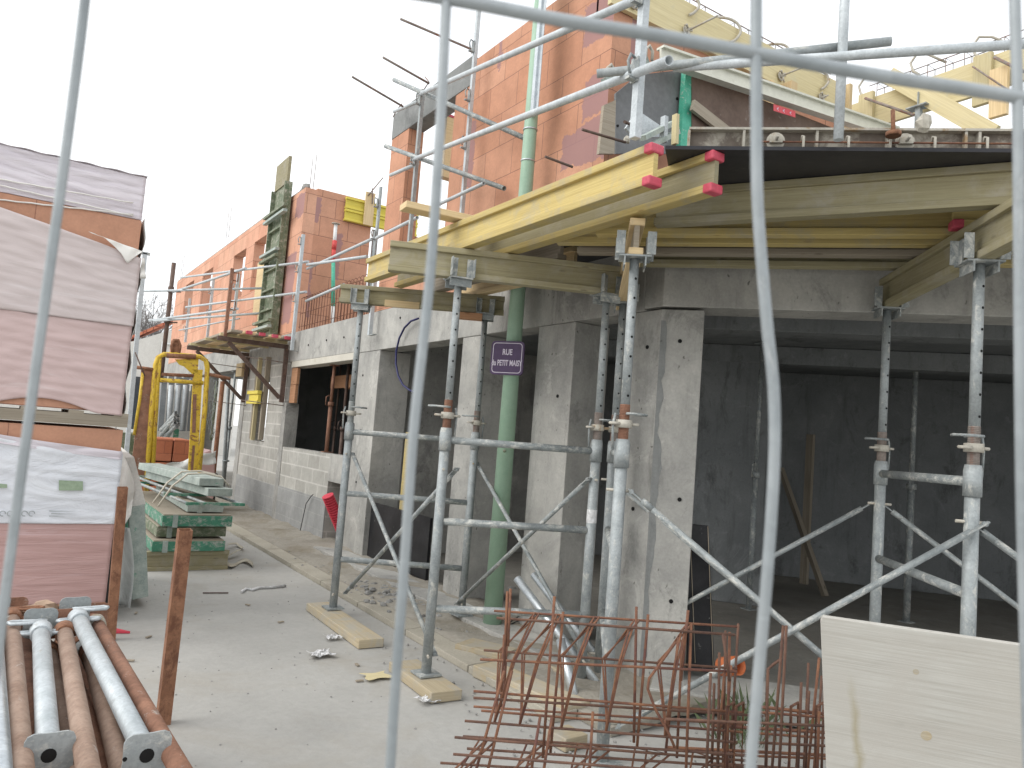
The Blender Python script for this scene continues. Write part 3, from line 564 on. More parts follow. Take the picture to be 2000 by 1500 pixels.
a,b=ext(PQ,PR,2.641,2.641,.25,1.1); hbeam('thick main beam running out of view at the right, on the right shoring frame',a,b,'wood_green',grp=G1)
plank('short wood packer beside the far left fork head',V(PA+(2.72,))+V((.16,-.14,0)),V(PA+(2.72,))+V((.42,-.3,0)),.03,.06,'wood_new','packer','wood packer')
plank('wood packer block under the left main beam near its rear head',V((3.12,5.83,2.66)),V((3.34,5.7,2.66)),.07,.06,'wood_red','packer','wood packer')
G2='joists laid across the main beams'; zj=2.862
hbeam('long bright yellow joist with red end caps, outermost at the left',(2.43,2.635,zj-.0),(2.43,6.12,zj+.0),'wood_yellow',caps=(0,),grp=G2)
hbeam('second yellow joist with red end caps, right of the outermost one',(2.70,2.50,zj),(2.70,6.1,zj),'wood_yellow',caps=(0,),grp=G2,web='wood_green')  # browner web colour stands in for the shade under the deck
hbeam('grey joist ending above the far left shoring frame',(3.02,4.15,zj),(3.02,6.2,zj),'wood_old',grp=G2)
hbeam('innermost street-side joist close to the concrete beam',(3.33,4.4,zj),(3.33,6.2,zj),'wood_new',grp=G2)
hbeam('large greenish joist under the black deck edge with a pale lower flange',(2.90,3.12,zj),(3.86,1.5,zj),'wood_green',grp=G2,web='wood_green')
ch=V((.665,-.747,0)); nn=V((.747,.665,0))
for k,(dn,ta,tb,mt,lb,cp) in enumerate(((4.43,-.08,1.35,'wood_yellow','first thin-looking joist behind the large greenish one',()),(4.62,-.36,1.28,'wood_yellow','orange-yellow joist in the middle of the right-hand bay',()),(4.86,-.27,1.25,'wood_old','brownish joist nearest the chamfered beam',()),(5.16,-.03,1.2,'wood_green','greyish joist lying against the chamfered concrete beam',()))):
    c=nn*dn+ch*(-.62); c.z=0; p=nn*dn+ch*((2.0-0)*0)
    base=nn*dn; t0=V((2.85,3.45,0)).dot(ch); hbeam(lb,base+ch*(t0+ta)+V((0,0,zj)),base+ch*(t0+tb+.75)+V((0,0,zj)),mt,caps=cp,grp=G2)
base=nn*4.28; t0=V((2.85,3.45,0)).dot(ch)
hbeam('short joist with a red cap under the greenish joist at the right',base+ch*(t0+1.78)+V((0,0,zj)),base+ch*(t0+2.7)+V((0,0,zj)),'wood_yellow',caps=(0,),grp=G2)
for k,(dn,mt,lb) in enumerate(((4.75,'wood_green','greenish joist right of the right-hand main beam'),(5.05,'wood_yellow','orange joist near the right-hand fork head'))):
    base=nn*dn; hbeam(lb,base+ch*(t0+2.2)+V((0,0,zj)),base+ch*(t0+4.6)+V((0,0,zj)),mt,grp=G2)
hbeam('upright-looking pale joist end at the far right edge above the main beam',(3.55,1.42,zj),(5.2,.1,zj),'wood_new',grp=G2)
# black plywood deck on the joists
zd=3.064
m=MB(); m.prism([(2.5,2.655,zd),(4.4,.88,zd),(5.65,2.15,zd),(4.0,3.9,zd),(W-.01,3.84,zd),(W-.01,5.9,zd),(2.78,5.9,zd),(2.78,2.9,zd)],(0,0,.018))
one(m,'plywood_deck','black_ply','black film-faced plywood deck over the joists at the corner','formwork deck')
plank('new pale plank poking out over the yellow joist',oz(787,402,3.1),oz(915,428,3.1)+V((.3,0,0)),.13,.045,'wood_new',grp='planks lying on the joists')
plank('old rounded grey plank lying behind the bright yellow joist',V((2.6,5.2,3.12)),V((3.55,4.55,3.12)),.2,.07,'wood_old',grp='planks lying on the joists',bevel=.02)
# edge form standing on the deck: weathered panel with ribs, rebar and brackets in front
e=V((.733,-.68,0)); n2=V((.68,.733,0)); O=V((2.72,2.72,zd+.02))
r=empty('edge_formwork',O,'cement-splashed edge form panel standing on the black deck','edge formwork')
m=MB(); m.beam(O+n2*.05+V((0,0,.085)),O+n2*.05+e*2.6+V((0,0,.085)),.02,.17); m.build('panel','splashed_ply',r)
m=MB(); m.beam(O+n2*.03+V((0,0,.172)),O+n2*.03+e*2.6+V((0,0,.172)),.06,.012); m.beam(O+n2*.03+V((0,0,.008)),O+n2*.03+e*2.6+V((0,0,.008)),.05,.012)
for t in (0,.27,.33,.62,.95,1.3,1.36,1.7,2.0,2.35): m.beam(O+n2*.03+e*t+V((0,0,.014)),O+n2*.03+e*t+V((0,0,.165)),.05,.012,upv=(e.x,e.y,0))
m.build('rib','clamp_cast',r)
m=MB()
for z in (.025,.095): MB().tube(O+e*.3-n2*.02+V((0,0,z)),O+e*2.6-n2*.02+V((0,0,z)),.005,n=8).build('rebar','rebar_rust',r)
m=MB()
for t in (.55,.76,.95,1.15,1.38,1.6,1.85,2.1): 
    p=O+e*t-n2*.028; m=MB(); m.path([p+V((0,0,.0)),p+V((0,0,.12)),p+n2*.03+V((0,0,.135)),p+n2*.05+V((0,0,.1))],.007,6); m.build('stirrup','clamp_cast',r)
m=MB()
for t in (.42,1.02):
    p=O+e*t-n2*.01+V((0,0,.1)); m=MB(); m.disc(p,n2,.045,.014,14); m.tube(p-n2*.08,p+n2*.05,.008); m.beam(p-e*.03-n2*.02,p+e*.03-n2*.02,.02,.03); m.build('wing_nut','clamp_cast',r)
def vz(y,x0,y0):
    k=(750-y)/F; v=V((x0,y0,0)); return 1.6+(k*v.dot(fw)-v.dot(up2))/(up2.z-k*fw.z)
# ================================================================== lamp post and street sign
LX,LY=3.50,5.41
lp=empty('lamp_post',(LX,LY,0),'tapered pale green lamp post rising through the timber deck','lamp post')
MB().tube((LX,LY,0),(LX,LY,7.5),.078,.042,n=28,cap=True).build('pole','lamp_green',lp)
MB().tube((LX,LY,.0),(LX,LY,.02),.14,n=20).build('base_plate','green_dark',lp)
m=MB(); 
for z in (4.02,4.3): MB().tube((LX,LY,z),(LX,LY,z+.012),.064,n=20).build('strap','galva_clean',lp)
m=MB(); m.disc((LX-.045,LY-.055,1.52),(-.5,-.85,0),.014,.02); m.build('bolt','green_dark',lp)
# sign: plate facing the camera's side of the street, slightly turned along the wall
def plane_pt(x,y,p0,n): d=ray(x,y); return CAM+d*((V(p0)-CAM).dot(V(n))/d.dot(V(n)))
sc0=od(990,702,6.75); 
# choose facing so that the top edge slopes as photographed
sn=V((-.80,-.60,0)).normalized(); st=V((0,0,1)).cross(sn).normalized()    # st: reading direction
cz=vz(702,LX,LY); c=V((LX,LY,cz))+sn*.095-st*.0
pl=plane_pt(958,709,c,sn); pr_=plane_pt(1022,702,c,sn); wd=(pr_-pl).length; c=(pl+pr_)/2; hgt=.285; c.z=cz
sg=empty('street_sign',(c.x,c.y,c.z-hgt/2),'purple street name plate with white lettering on the green lamp post','street sign')
def rrect(c,w,h,r,t0,n=5):
    pts=[]
    for cx,cy,a0 in ((w/2-r,h/2-r,0),(-w/2+r,h/2-r,90),(-w/2+r,-h/2+r,180),(w/2-r,-h/2+r,270)):
        for k in range(n+1): a=R(a0+90*k/n); pts.append(c+st*(cx+r*math.cos(a))+V((0,0,cy+r*math.sin(a)))+sn*t0)
    return pts
m=MB(); m.prism(rrect(c,wd,hgt,.035,0),sn*-.022); m.build('plate','sign_purple',sg)
m=MB(); a=rrect(c,wd-.03,hgt-.03,.03,.0015); b=rrect(c,wd-.042,hgt-.042,.025,.0015)
for i in range(len(a)): j=(i+1)%len(a); m.q([a[i],a[j],b[j],b[i]]); 
m.build('border','sign_white',sg)
def lettering(parent,txt,c,t,n_,size,sx,mat,name='lettering',bold=.0):
    cu=bpy.data.curves.new('t','FONT'); cu.body=txt; cu.align_x='CENTER'; cu.align_y='CENTER'; cu.size=size; cu.offset=bold
    to=bpy.data.objects.new('t',cu); COL.objects.link(to); dg=bpy.context.evaluated_depsgraph_get(); me=bpy.data.meshes.new_from_object(to.evaluated_get(dg))
    bpy.data.objects.remove(to); mb=MB(); u_=V(n_).cross(V(t)).normalized()
    for p in me.polygons: mb.q([V(c)+V(t)*(me.vertices[i].co.x*sx)+u_*me.vertices[i].co.y+V(n_)*.002 for i in p.vertices])
    bpy.data.meshes.remove(me); return mb.build(name,mat,parent)
lettering(sg,'RUE',c+V((0,0,.047)),st,sn,.068,.72,'sign_white',bold=.0018)
lettering(sg,'du PETIT MAISY',c+V((0,0,-.045)),st,sn,.066,.60,'sign_white',bold=.0018)
MB().beam(V((LX,LY,cz))-V((0,0,.0)),c-sn*.022,.03,.012).build('bracket','galva',sg)
# ================================================================== guard rails on the upper storey
GR='guard rail tubes of the upper storey'; GP='guard rail posts'
def tube(label,a,b,r=.021,mat='galva_white',name='scaffold_tube',cat='scaffold tube',grp=GR,t=.004):
    m=MB(); m.pipe(a,b,r,t); return one(m,name,mat,label,cat,grp)
def clamp(root,p,ax,k=1.):
    ax=V(ax).normalized(); s=V((0,0,1)).cross(ax).normalized(); m=MB(); p=V(p)
    m.beam(p+s*.03-V((0,0,.07*k)),p+s*.03+V((0,0,.05*k)),.008,.05*k,upv=ax); m.path([p+s*.035+V((0,0,.05*k)),p+s*.06*k+V((0,0,.06*k)),p+s*.075*k+V((0,0,.02*k)),p+s*.06*k-V((0,0,.035*k))],.007,6); m.beam(p+s*.02*k-V((0,0,.06*k)),p+s*.075*k-V((0,0,.06*k)),.03,.012); m.build('clamp','galva_dirty',root)
def gpost(label,p,z0,z1,clz=(),w=.042,mat='galva_white',foot=True,ax=(0,1,0),rnd=False,fd=(1,0,0)):
    x,y=p[0],p[1]; r=empty('guard_post',(x,y,z0),label,'guard rail post',GP); m=MB()
    if rnd: m.tube((x,y,z0),(x,y,z1),w/2,n=14)
    else: m.beam((x,y,z0),(x,y,z1),w,w,upv=(0,1,0))
    m.build('upright',mat,r,bevel=0 if rnd else .004)
    for z in clz: clamp(r,(x,y,z),ax)
    if foot: MB().beam((x,y,z0),V((x,y,z0))+V(fd)*.16,.05,.01).build('foot','galva_dirty',r)
    return r
NP=oz(1240,275,3.07); N2=oz(1637,280,3.07)
gpost('tall square guard post standing behind the red-capped joist end',NP,3.08,4.4,(3.42,3.8),fd=(0,1,0),foot=False)
gpost('tall round guard post in front of the edge form panel at the right',N2,3.085,4.3,(),rnd=True,w=.044,foot=False)
P1=ox(815,300,3.42); P1=(P1.x,P1.y)
gpost('guard post crossed by four tubes in front of the upper window',P1,3.3,vz(182,*P1)+.04,(vz(195,*P1),vz(312,*P1)),foot=False,mat='galva')
TP=ox(915,260,3.55); gpost('slender galvanised guard post against the ribbed orange wall',(TP.x,TP.y),3.2,vz(12,TP.x,TP.y),(vz(92,TP.x,TP.y),vz(187,TP.x,TP.y),vz(280,TP.x,TP.y)),mat='galva_white',w=.04,foot=False)
SP=ox(1060,100,3.52); 
m=MB(); q0=ox(1042,225,3.47); m.beam(q0,(q0.x,q0.y,6.6),.045,.045); m.beam((q0.x-.0,q0.y-.03,q0.z),(q0.x,q0.y-.03,6.6),.006,.07); one(m,'guard_post','galva_clean','grey steel post clipped beside the green lamp post','guard rail post',GP)
k1=ox(831,192,3.42-.0); k1=V((P1[0]-.03,P1[1]+.0,vz(185,*P1))); k2=V((P1[0]-.03,P1[1],vz(312,*P1)))
n1=V((NP.x+.02,NP.y,vz(-14,NP.x,NP.y))); n2_=V((NP.x-.03,NP.y,vz(148,NP.x,NP.y)))
def ex(a,b,ea,eb): d=(b-a).normalized(); return a-d*ea,b+d*eb
a,b=ex(k1,n1,.12,.35); tube('upper street-side rail rising right from the window post to the corner',a,b,.0225)
a,b=ex(k2,n2_,.12,.32); tube('lower street-side rail ending in an open blue-rimmed tube above the corner',a,b,.0225)
# inner ends of rails left of the window post
a_=V((3.45,8.75,k1.z-.0)); tube('short rail behind the window post hooked at its left end',ox(770,218,3.5),k1+V((.09,.1,.0)),.021)
tube('short rail behind the window post, lower one',ox(763,342,3.5),k2+V((.09,.1,0)),.021)
for (A_,B_,lb) in (((755,145),(1030,272),'grey tube sloping down from the window post head to the lamp post'),((778,287),(985,368),'grey tube sloping down under the window behind the bright yellow joist')):
    zc=vz((A_[1]*0+ (183 if A_[1]<200 else 309)),*P1); p_=V((P1[0]-.055,P1[1]-.03,zc)); e_=ox(*B_,3.6); d_=(e_-p_).normalized(); s_=p_-d_*.66
    tube(lb,s_,e_,.024,'galva_dirty')  # darker zinc chosen to put the shade on these tubes into their colour
tube('rail low behind the window post',ox(735,465,3.5),ox(815,425,3.45),.02); 
tube('rail stub low behind the yellow joist',ox(855,400,3.45),ox(945,358,3.45),.018)
# rails along the deck edge at the right
za=vz(130,NP.x,NP.y); zb=vz(108,N2.x,N2.y)
a=V((NP.x-.0,NP.y+.04,za)); b=V((N2.x,N2.y+.045,zb+.055)); aa,bb=ex(a,b,.18,.25); tube('upper deck-edge rail with a cut square end right of the round post',aa,bb,.021,'galva')
a=V((NP.x+.12,NP.y-.03,vz(122,NP.x,NP.y))); b=V((N2.x,N2.y-.045,vz(116,N2.x,N2.y))); aa,bb=ex(a,b,-.05,1.0); tube('long deck-edge rail running out of view at the right',aa,bb,.021)
for lb,x0,y0,x1,y1,z in (('longest thin bar sticking out left above the lintel',782,37,925,98,5.75),('thin bar sticking out left in the middle of three',748,112,838,163,5.55),('lowest and leftmost thin bar sticking out beside the lintel',688,150,787,208,5.45)):
    m=MB(); m.tube(oz(x0,y0,z),oz(x1,y1,z-.05),.0125,n=8); one(m,'tie_rod','rebar_grey',lb,'tie rod','tie rods of the formwork')
for lb,x0,y0,x1,y1,z in (('dark tie rod above the bright yellow joist',1137,253,1222,278,3.45),('short dark tie rod in front of the ribbed wall',1065,306,1118,326,3.35)):
    m=MB(); m.tube(oz(x0,y0,z),oz(x1,y1,z-.01),.0085,n=8); one(m,'tie_rod','dark_steel',lb,'tie rod','tie rods of the formwork')
m=MB(); m.path([ox(768,228,3.6),ox(775,215,3.55),ox(785,203,3.55)],.007); one(m,'wire_tie','rebar_grey','bent wire at the lower left corner of the lintel','wire')
m=MB(); m.path([ox(828,175,3.6),ox(838,160,3.6),ox(830,150,3.6)],.007); one(m,'wire_tie','rebar_grey','bent wire behind the head of the window guard post','wire')
# things seen through the upper window
m=MB(); m.box(4.25,5.6,8.2,8.23,3.75,oy(850,262,8.2).z); one(m,'hoarding_sheet','wall_render','pale panel standing behind the upper window','panel')
m=MB(); p=ox(866,235,4.0); m.box(4.0,4.16,p.y-.1,p.y+.02,4.7,p.z+.02); r_=one(m,'timber_block','wood_new','small timber block with red end seen in the upper window','timber block')
m=MB(); m.box(3.995,4.165,p.y-.105,p.y+.025,p.z+.021,p.z+.05); o_=m.build('end_cap','red_cap',r_)
# ================================================================== corner column formwork on the deck
r=empty('column_formwork',(4.0,4.3,3.1),'dark grey formwork panel with green steel edge against the orange corner','formwork panel')
def bp(x,y): return oy(x,y,4.32)
m=MB(); a,b,c_,d=bp(1203,300),bp(1203,182),bp(1248,146),bp(1345,135); e_=bp(1325,300); m.prism([a,b,c_,d,e_],(0,.02,0)); m.build('panel','grey_ply',r)
def strip_(m,pts,th,Y): m.prism([oy(x,y,Y) for x,y in pts],(0,th,0))
m=MB(); strip_(m,[(1328,300),(1340,133),(1355,134),(1349,300)],.05,4.25); m.build('edge_profile','green_light',r)
m=MB(); strip_(m,[(1170,300),(1180,205),(1203,195),(1200,300)],.03,4.28); m.build('edge_board','wood_old',r)
MB().disc(bp(1322,193)-V((0,.004,0)),(0,1,0),.012,.006).build('tie_hole','black_hole',r); MB().disc(bp(1206,246)-V((0,.004,0)),(0,1,0),.01,.006).build('tie_hole','black_hole',r)
MB().beam(oy(1180,160,4.2),oy(1262,118,4.24),.05,.05).build('waling','green_white',r); MB().beam(oy(1180,170,4.2),oy(1262,133,4.24),.04,.02).build('waling','green_white',r)
for (x,y) in ((1193,135),(1268,98)):
    p=oy(x,y,4.2); m=MB(); m.path([p-V((.03,0,.08)),p+V((-.03,0,.0)),p+V((0,0,.035)),p+V((.035,0,.0)),p+V((.035,0,-.07))],.012,8); m.build('clip','clamp_cast',r)
r=empty('formwork_clamp',oz(1215,275,3.09),'light steel wedge clamp lying on the deck behind the first joist end','formwork clamp')
m=MB(); m.prism([oy(x,y,3.7) for x,y in ((1222,250),(1246,215),(1290,245),(1288,268),(1240,270))],(0,.02,0)); m.build('plate','galva_white',r,bevel=.003)
MB().beam(oy(1255,270,3.5),oy(1315,240,3.6),.05,.03).build('waling','green_white',r); MB().beam(oy(1270,285,3.5),oy(1322,258,3.6),.05,.03).build('waling','green_white',r); MB().beam(oy(1296,278,3.55),oy(1298,228,3.55),.03,.04).build('waling','galva_white',r)
m=MB(); m.beam(oy(1318,282,3.45),oy(1320,224,3.45),.025,.04); m.build('post','wood_pale',r)
MB().tube(oy(1220,238,3.6),oy(1243,248,3.75),.01).build('bolt','dark_steel',r); MB().lump(oy(1224,273,3.5),.03,.03,.03,3).build('nut','clamp_cast',r)
# light-coloured aluminium beam and shuttering behind the deck
r=empty('aluminium_beam',oy(1500,190,4.1),'pale aluminium beam sloping down right with a red sticker','aluminium beam')
a=oy(1290,107,4.15);b=oy(1750,262,4.15); m=MB(); m.beam(a,b,.08,.018,o=(0,.055)); m.beam(a,b,.08,.018,o=(0,-.055)); m.beam(a,b,.02,.095); m.build('beam_body','alu_beam',r)
d=(b-a).normalized(); u_=V((0,-1,0)).cross(d); u_=d.cross(V((0,-1,0))) if u_.z<0 else u_
c0=oy(1530,216,4.135); m=MB(); m.beam(c0-d*.13,c0+d*.16,.004,.055,o=(0,-.0)); s_=m.build('sticker','print_red',r)
m=MB()
for t in (-.08,0,.09):
    p=c0+d*t+V((0,-.004,0)); m.q([p+d*.012+u_*.012,p-d*.012+u_*.0,p-d*.012-u_*.006,p+d*.012+u_*.004]); m.q([p-d*.012+u_*.0,p+d*.012-u_*.012,p+d*.012-u_*.018,p-d*.012-u_*.006])
m.build('arrow_mark','sign_white',s_)
m=MB(); m.prism([oy(x,y,4.24) for x,y in ((1352,150),(1400,160),(1640,255),(1352,255))],(0,.02,0)); one(m,'shutter_board','brown_ply','dark brown shutter board under the pale aluminium beam','formwork panel')
m=MB(); m.beam(oy(1352,205,4.2),oy(1425,262,4.2),.03,.09); one(m,'plank','wood_old','short board crossing the dark brown shutter board','plank')
# ================================================================== ring-beam formwork along the wall tops
RG='pale formwork boards round the top of the upper walls'
r=empty('ring_beam_formwork',(5.2,4.55,5.1),'pale formwork boards along the top of the ribbed orange corner wall','formwork boards',RG)
m=MB(); m.beam((3.62,4.585,5.29),(6.68,4.585,5.29),.045,.335); m.build('board','wood_pale',r,bevel=.003)
m=MB(); m.beam((3.7,4.84,5.29),(6.9,4.84,5.29),.03,.335); m.build('board','wood_pale',r,bevel=.003)
m=MB(); m.beam(oy(1500,185,4.53)+V((0,0,-.1)),oy(1500,185,4.53)+V((0,0,.12)),.05,.1); m.build('stud','wood_new',r,bevel=.003); m=MB(); m.beam(oy(1537,185,4.51)-V((0,0,.06)),oy(1537,185,4.51)+V((0,0,.1)),.09,.16,upv=(0,1,0)); m.build('stud','wood_new',r,bevel=.003); m=MB(); m.beam((6.72,4.55,4.6),(6.72,4.55,5.46),.05,.1); m.build('stud','wood_new',r,bevel=.003)
def wing(p,n_,s=1.):
    n_=V(n_); p=V(p)-n_*0; w_=empty('tie_nut',p-n_*.03,'', None) 
    return w_
def tie(label,p,n_,rod=.12,side=None):
    """three-winged tie nut with a rod end"""
    n_=V(n_).normalized(); p=V(p); a=n_.orthogonal().normalized(); b=n_.cross(a); m=MB(); m.tube(p,p+n_*.045,.02,.016,12)
    for k in range(3):
        g=a*math.cos(k*2.09+.6)+b*math.sin(k*2.09+.6); h_=n_.cross(g); m.path([p+n_*.03+g*.012,p+n_*.035+g*.05,p+n_*.03+g*.055+h_*.03],.009,6)
    m.disc(p+n_*.006,n_,.045,.008,16); m.tube(p-n_*.0,p+n_*rod,.0085,n=8); return one(m,'tie_nut','clamp_cast',label,'tie nut','winged tie nuts on the ring beam formwork')
for (x,y,lb,dx) in ((1235,8,'winged tie nut highest up on the pale formwork board',.12),(1339,62,'winged tie nut with a long rod below the first lifting hook',.3),(1523,150,'winged tie nut with a rod right of the middle fence wire',.3),(1602,192,'winged tie nut without a long rod near the board end',.08)):
    p=oy(x,y,4.56); tie(lb,p,(0.25,-1,0.15),dx)
def hook(label,p,t,s=1.,flip=1):
    t=V(t).normalized(); p=V(p); pts=[p+t*.0+V((0,-.02,-.02)),p+t*.05*s+V((0,-.03,.02*s)),p+t*.1*s+V((0,-.03,.1*s)),p+t*.07*s+V((0,-.01,.17*s)),p-t*.02*s+V((0,.05,.2*s)),p-t*.14*s+V((0,.14,.17*s)),p-t*.24*s+V((0,.22,.1*s))]
    # smooth
    P=[]; 
    for i in range(len(pts)-1):
        for k in range(4):
            f=k/4; a=pts[max(i-1,0)];b=pts[i];c_=pts[i+1];d_=pts[min(i+2,len(pts)-1)]
            P.append(.5*((2*b)+(c_-a)*f+(2*a-5*b+4*c_-d_)*f*f+(3*b-a-3*c_+d_)*f**3))
    m=MB(); m.path(P,.0125,8); return one(m,'lifting_hook','clamp_cast',label,'hook','bent hooks over the ring beam formwork')
hook('bent hook over the board nearest the picture top',oy(1343,27,4.56),(1,0,0)); hook('large bent hook over the board above the pale aluminium beam',oy(1423,80,4.56),(1,0,0),1.15)
hook('bent hook seen over the long tube right of the fence wire',oy(1525,110,4.6),(1,0,0),.7); hook('bent hook near the lower right end of the sloping board',oy(1600,172,4.56),(1,0,0),1.0)
def cage(label,p0,p1,w_,h_,n,mat='rebar_rust',r0=.006,up_=(0,0,1),grp=None):
    p0=V(p0);p1=V(p1); rr=empty('rebar_cage',(p0+p1)/2,label,'rebar cage',grp); d=(p1-p0).normalized(); s=d.cross(V((0,0,1))).normalized(); m=MB()
    cs=[(-w_/2,0),(w_/2,0),(w_/2,h_),(-w_/2,h_)]
    for x,z in cs: MB().tube(p0+s*x+V((0,0,z)),p1+s*x+V((0,0,z)),r0,n=7).build('longitudinal_bar',mat,rr)
    for k in range(n):
        q=p0+(p1-p0)*((k+.5)/n); m=MB(); m.path([q+s*x+V((0,0,z)) for x,z in cs],r0*.8,5,closed=True); m.build('stirrup',mat,rr)
    return rr
cage('rebar cage along the top of the sloping pale formwork board',(3.7,4.72,5.38),(6.6,4.72,5.38),.12,.2,15,'rebar_grey',.005)
# second run of formwork, towards the right
c1=oz(1655,205,5.45); g0=V((6.72,4.60,5.29)); g1=V((7.95,2.1,5.29))
g0=(oz(1690,190,5.45)+oz(1690,262,5.12))/2; g1=(oz(2000,78,5.45)+oz(2000,168,5.12))/2
g0.z=g1.z=5.285; gd=(g1-g0).normalized()
r=empty('ring_beam_formwork',(g0+g1)/2,'pale formwork boards rising right against the sky','formwork boards',RG)
m=MB(); m.beam(g0-gd*.2,g1+gd*1.,.04,.33); m.build('board','wood_pale',r,bevel=.003)
gn=V((0,0,1)).cross(gd).normalized(); 
if gn.dot(V((0,-1,0)))<0 and gn.dot(-g0)<0: gn=-gn
if gn.dot(V((-g0.x,-g0.y,0)))<0: gn=-gn
def gp_(x,y,off=.0): return plane_pt(x,y,g0+gn*(.02+off),gn)
for (xa,ya,xb,yb,wd) in ((1690,262,1695,182,.16),(1918,205,1926,105,.16)): 
    a=gp_(xa,ya,.028);b=gp_(xb,yb,.028); m=MB(); m.beam((a.x,a.y,a.z),(a.x,a.y,b.z),.05,wd,upv=gd); m.build('stud','wood_pale',r,bevel=.003)
m=MB(); a=gp_(1950,228,.05); m.beam((a.x,a.y,a.z),(a.x,a.y,a.z+.45),.05,.15,upv=gd); m.build('stud','wood_new',r,bevel=.003)
cage('rebar cage standing up over the right-hand pale boards',g0-gn*.12+V((0,0,.1)),g1-gn*.12+gd*.6+V((0,0,.1)),.14,.24,12,'rebar_grey',.005)
m=MB(); a=gp_(1737,148,.08); b=gp_(1940,262,.08); m.beam(a,b,.05,.16); one(m,'timber_strut','wood_pale','pale timber strut falling right below the right-hand boards','timber strut')
def hk(label,x,y,s=1): 
    p=gp_(x,y,.02); t=gd; pts=[p+V((0,0,-.03)),p-t*.06*s+V((0,0,.03)),p-t*.09*s+V((0,0,.12*s)),p-t*.03*s+V((0,0,.19*s)),p+t*.06*s+V((0,0,.17*s))-gn*.05,p+t*.2*s+V((0,0,.06*s))-gn*.12]
    m=MB(); m.path(pts,.0125,8); return one(m,'lifting_hook','clamp_cast',label,'hook','bent hooks over the ring beam formwork')
hk('bent hook left of the pale strut, standing on the right-hand boards',1692,185); hk('bent hook in the middle of the right-hand boards',1795,140); hk('dark bent hook nearest the right edge of the photo',1918,108)
for (x0,y0,x1,y1,lb) in ((1690,192,1785,225,'thick threaded rod low across the right-hand boards'),(1942,112,2000,140,'thick threaded rod high at the right edge'),(1900,130,1978,182,'thin rod crossing the right-hand boards'),(1675,222,1718,246,'thin rod at the foot of the right-hand boards')):
    m=MB(); m.tube(gp_(x0,y0,.1),gp_(x1,y1,.2),.014 if 'thick' in lb else .008,n=8); one(m,'tie_rod','rebar_grey',lb,'tie rod','tie rods of the formwork')
r=empty('steel_prop',gp_(1795,230,.1),'grey prop head bracket carrying the right-hand boards','prop'); m=MB(); p=gp_(1795,200,.1); m.beam((p.x,p.y,3.1),(p.x,p.y,p.z-.05),.05,.05); m.build('prop_tube','galva',r); m=MB(); m.beam(p-gd*.1-V((0,0,.05)),p+gd*.1-V((0,0,.05)),.12,.012); m.beam(p+V((0,0,-.045)),p+V((0,0,.1)),.05,.01,upv=gd); m.build('fork_head','galva_dirty',r)
m=MB(); p=oz(1805,240,3.15); m.lump((p.x,p.y,3.15),.05,.04,.05,5); one(m,'concrete_lump','clamp_cast','pale lump on the edge form top at the right','concrete lump')
m=MB(); p=oz(1745,262,3.2); m.tube(p,p+V((.02,.02,.13)),.01); m.disc(p,(0,0,1),.035,.02); one(m,'tie_rod','rust','rusty rod stub standing on the edge form','tie rod','tie rods of the formwork')
# ================================================================== upper storey, recess and far scaffolding
# rebar mesh parapet
r=empty('rebar_mesh',(3.8,10.8,3.1),'rusty rebar mesh standing on the concrete beam in the recess','rebar mesh'); 
for z in (3.2,3.42,3.62): MB().tube((3.78,9.4,z),(3.78,12.35,z+(.06 if z>3.6 else 0)),.005,n=6).build('bar','rebar_rust',r)
for i in range(23):
    y=9.5+i*.125; m=MB(); m.path([(3.76,y,3.08),(3.76,y+.01,3.66),(3.8,y+.03,3.7),(3.86,y+.05,3.66),(3.86,y+.05,3.08)],.0045,5); m.build('stirrup','rebar_rust',r)
# yellow beam pair as lintel form in the recess
def rp(x,y,Y=12.4): return oy(x,y,Y)
a=rp(674,405); b=rp(752,424)
G3='yellow beams bridging the gap between the two orange walls'
z_=rp(700,388).z; 
for k,(dz,lb) in enumerate(((-.22,'upper lemon-yellow beam over the recess gap'),(-.43,'lower lemon-yellow beam over the recess gap'))):
    hbeam(lb,(a.x,12.4,z_+dz),(5.75,12.4,z_+dz),'wood_lemon',grp=G3)
m=MB(); p=rp(720,420,12.33); m.beam((p.x,12.33,rp(718,440,12.33).z),(p.x,12.33,rp(722,376,12.33).z),.03,.17,upv=(1,0,0)); one(m,'cleat_board','wood_new','upright cleat board across the lemon-yellow beams','plank')
m=MB(); m.tube(rp(719,382,12.3),rp(748,347,12.3),.01); m.path([rp(727,398,12.28),rp(728,380,12.3),rp(727,368,12.3)],.012); one(m,'tie_rod','rebar_grey','rod leaning over the lemon-yellow beams','tie rod','tie rods of the formwork')
m=MB(); m.beam((5.0,12.5,3.1),(5.0,12.5,z_-.45),.06,.06); one(m,'steel_prop','galva','prop under the lemon-yellow beams','prop')
gpost('guard post right of the lemon-yellow beams',(lambda p:(p.x,p.y))(oy(738,430,9.3)),3.2,oy(746,366,9.3).z,(oy(742,397,9.3).z,oy(740,460,9.3).z),w=.045,mat='galva',foot=False,rnd=True)
# red and green push-pull prop
r=empty('steel_prop',(rp(651,650).x,12.2,3.12),'red, green and white prop standing before the stained return wall','prop')
def pz(y): return oy(652,y,12.2)
t0,t1,t2,t3,t4,t5=[oy(x,y,12.2) for x,y in ((650,640),(650.5,598),(651,508),(652,487),(654,470),(656,437))]
m=MB(); m.tube(V((t0.x,12.2,3.12)),t1,.03); m.tube(t3,t5,.03); m.build('white_tube','white_paint',r)
m=MB(); m.tube(t1,t2+V((0,0,-.01)),.032); m.build('green_tube','green_light',r); m=MB(); m.tube(t2,t3,.034); m.tube(t3,t4,.04,n=10); m.build('red_sleeve','red_paint',r); m=MB(); m.disc(t5,(0,0,1),.07,.01); m.build('head_plate','clamp_cast',r)
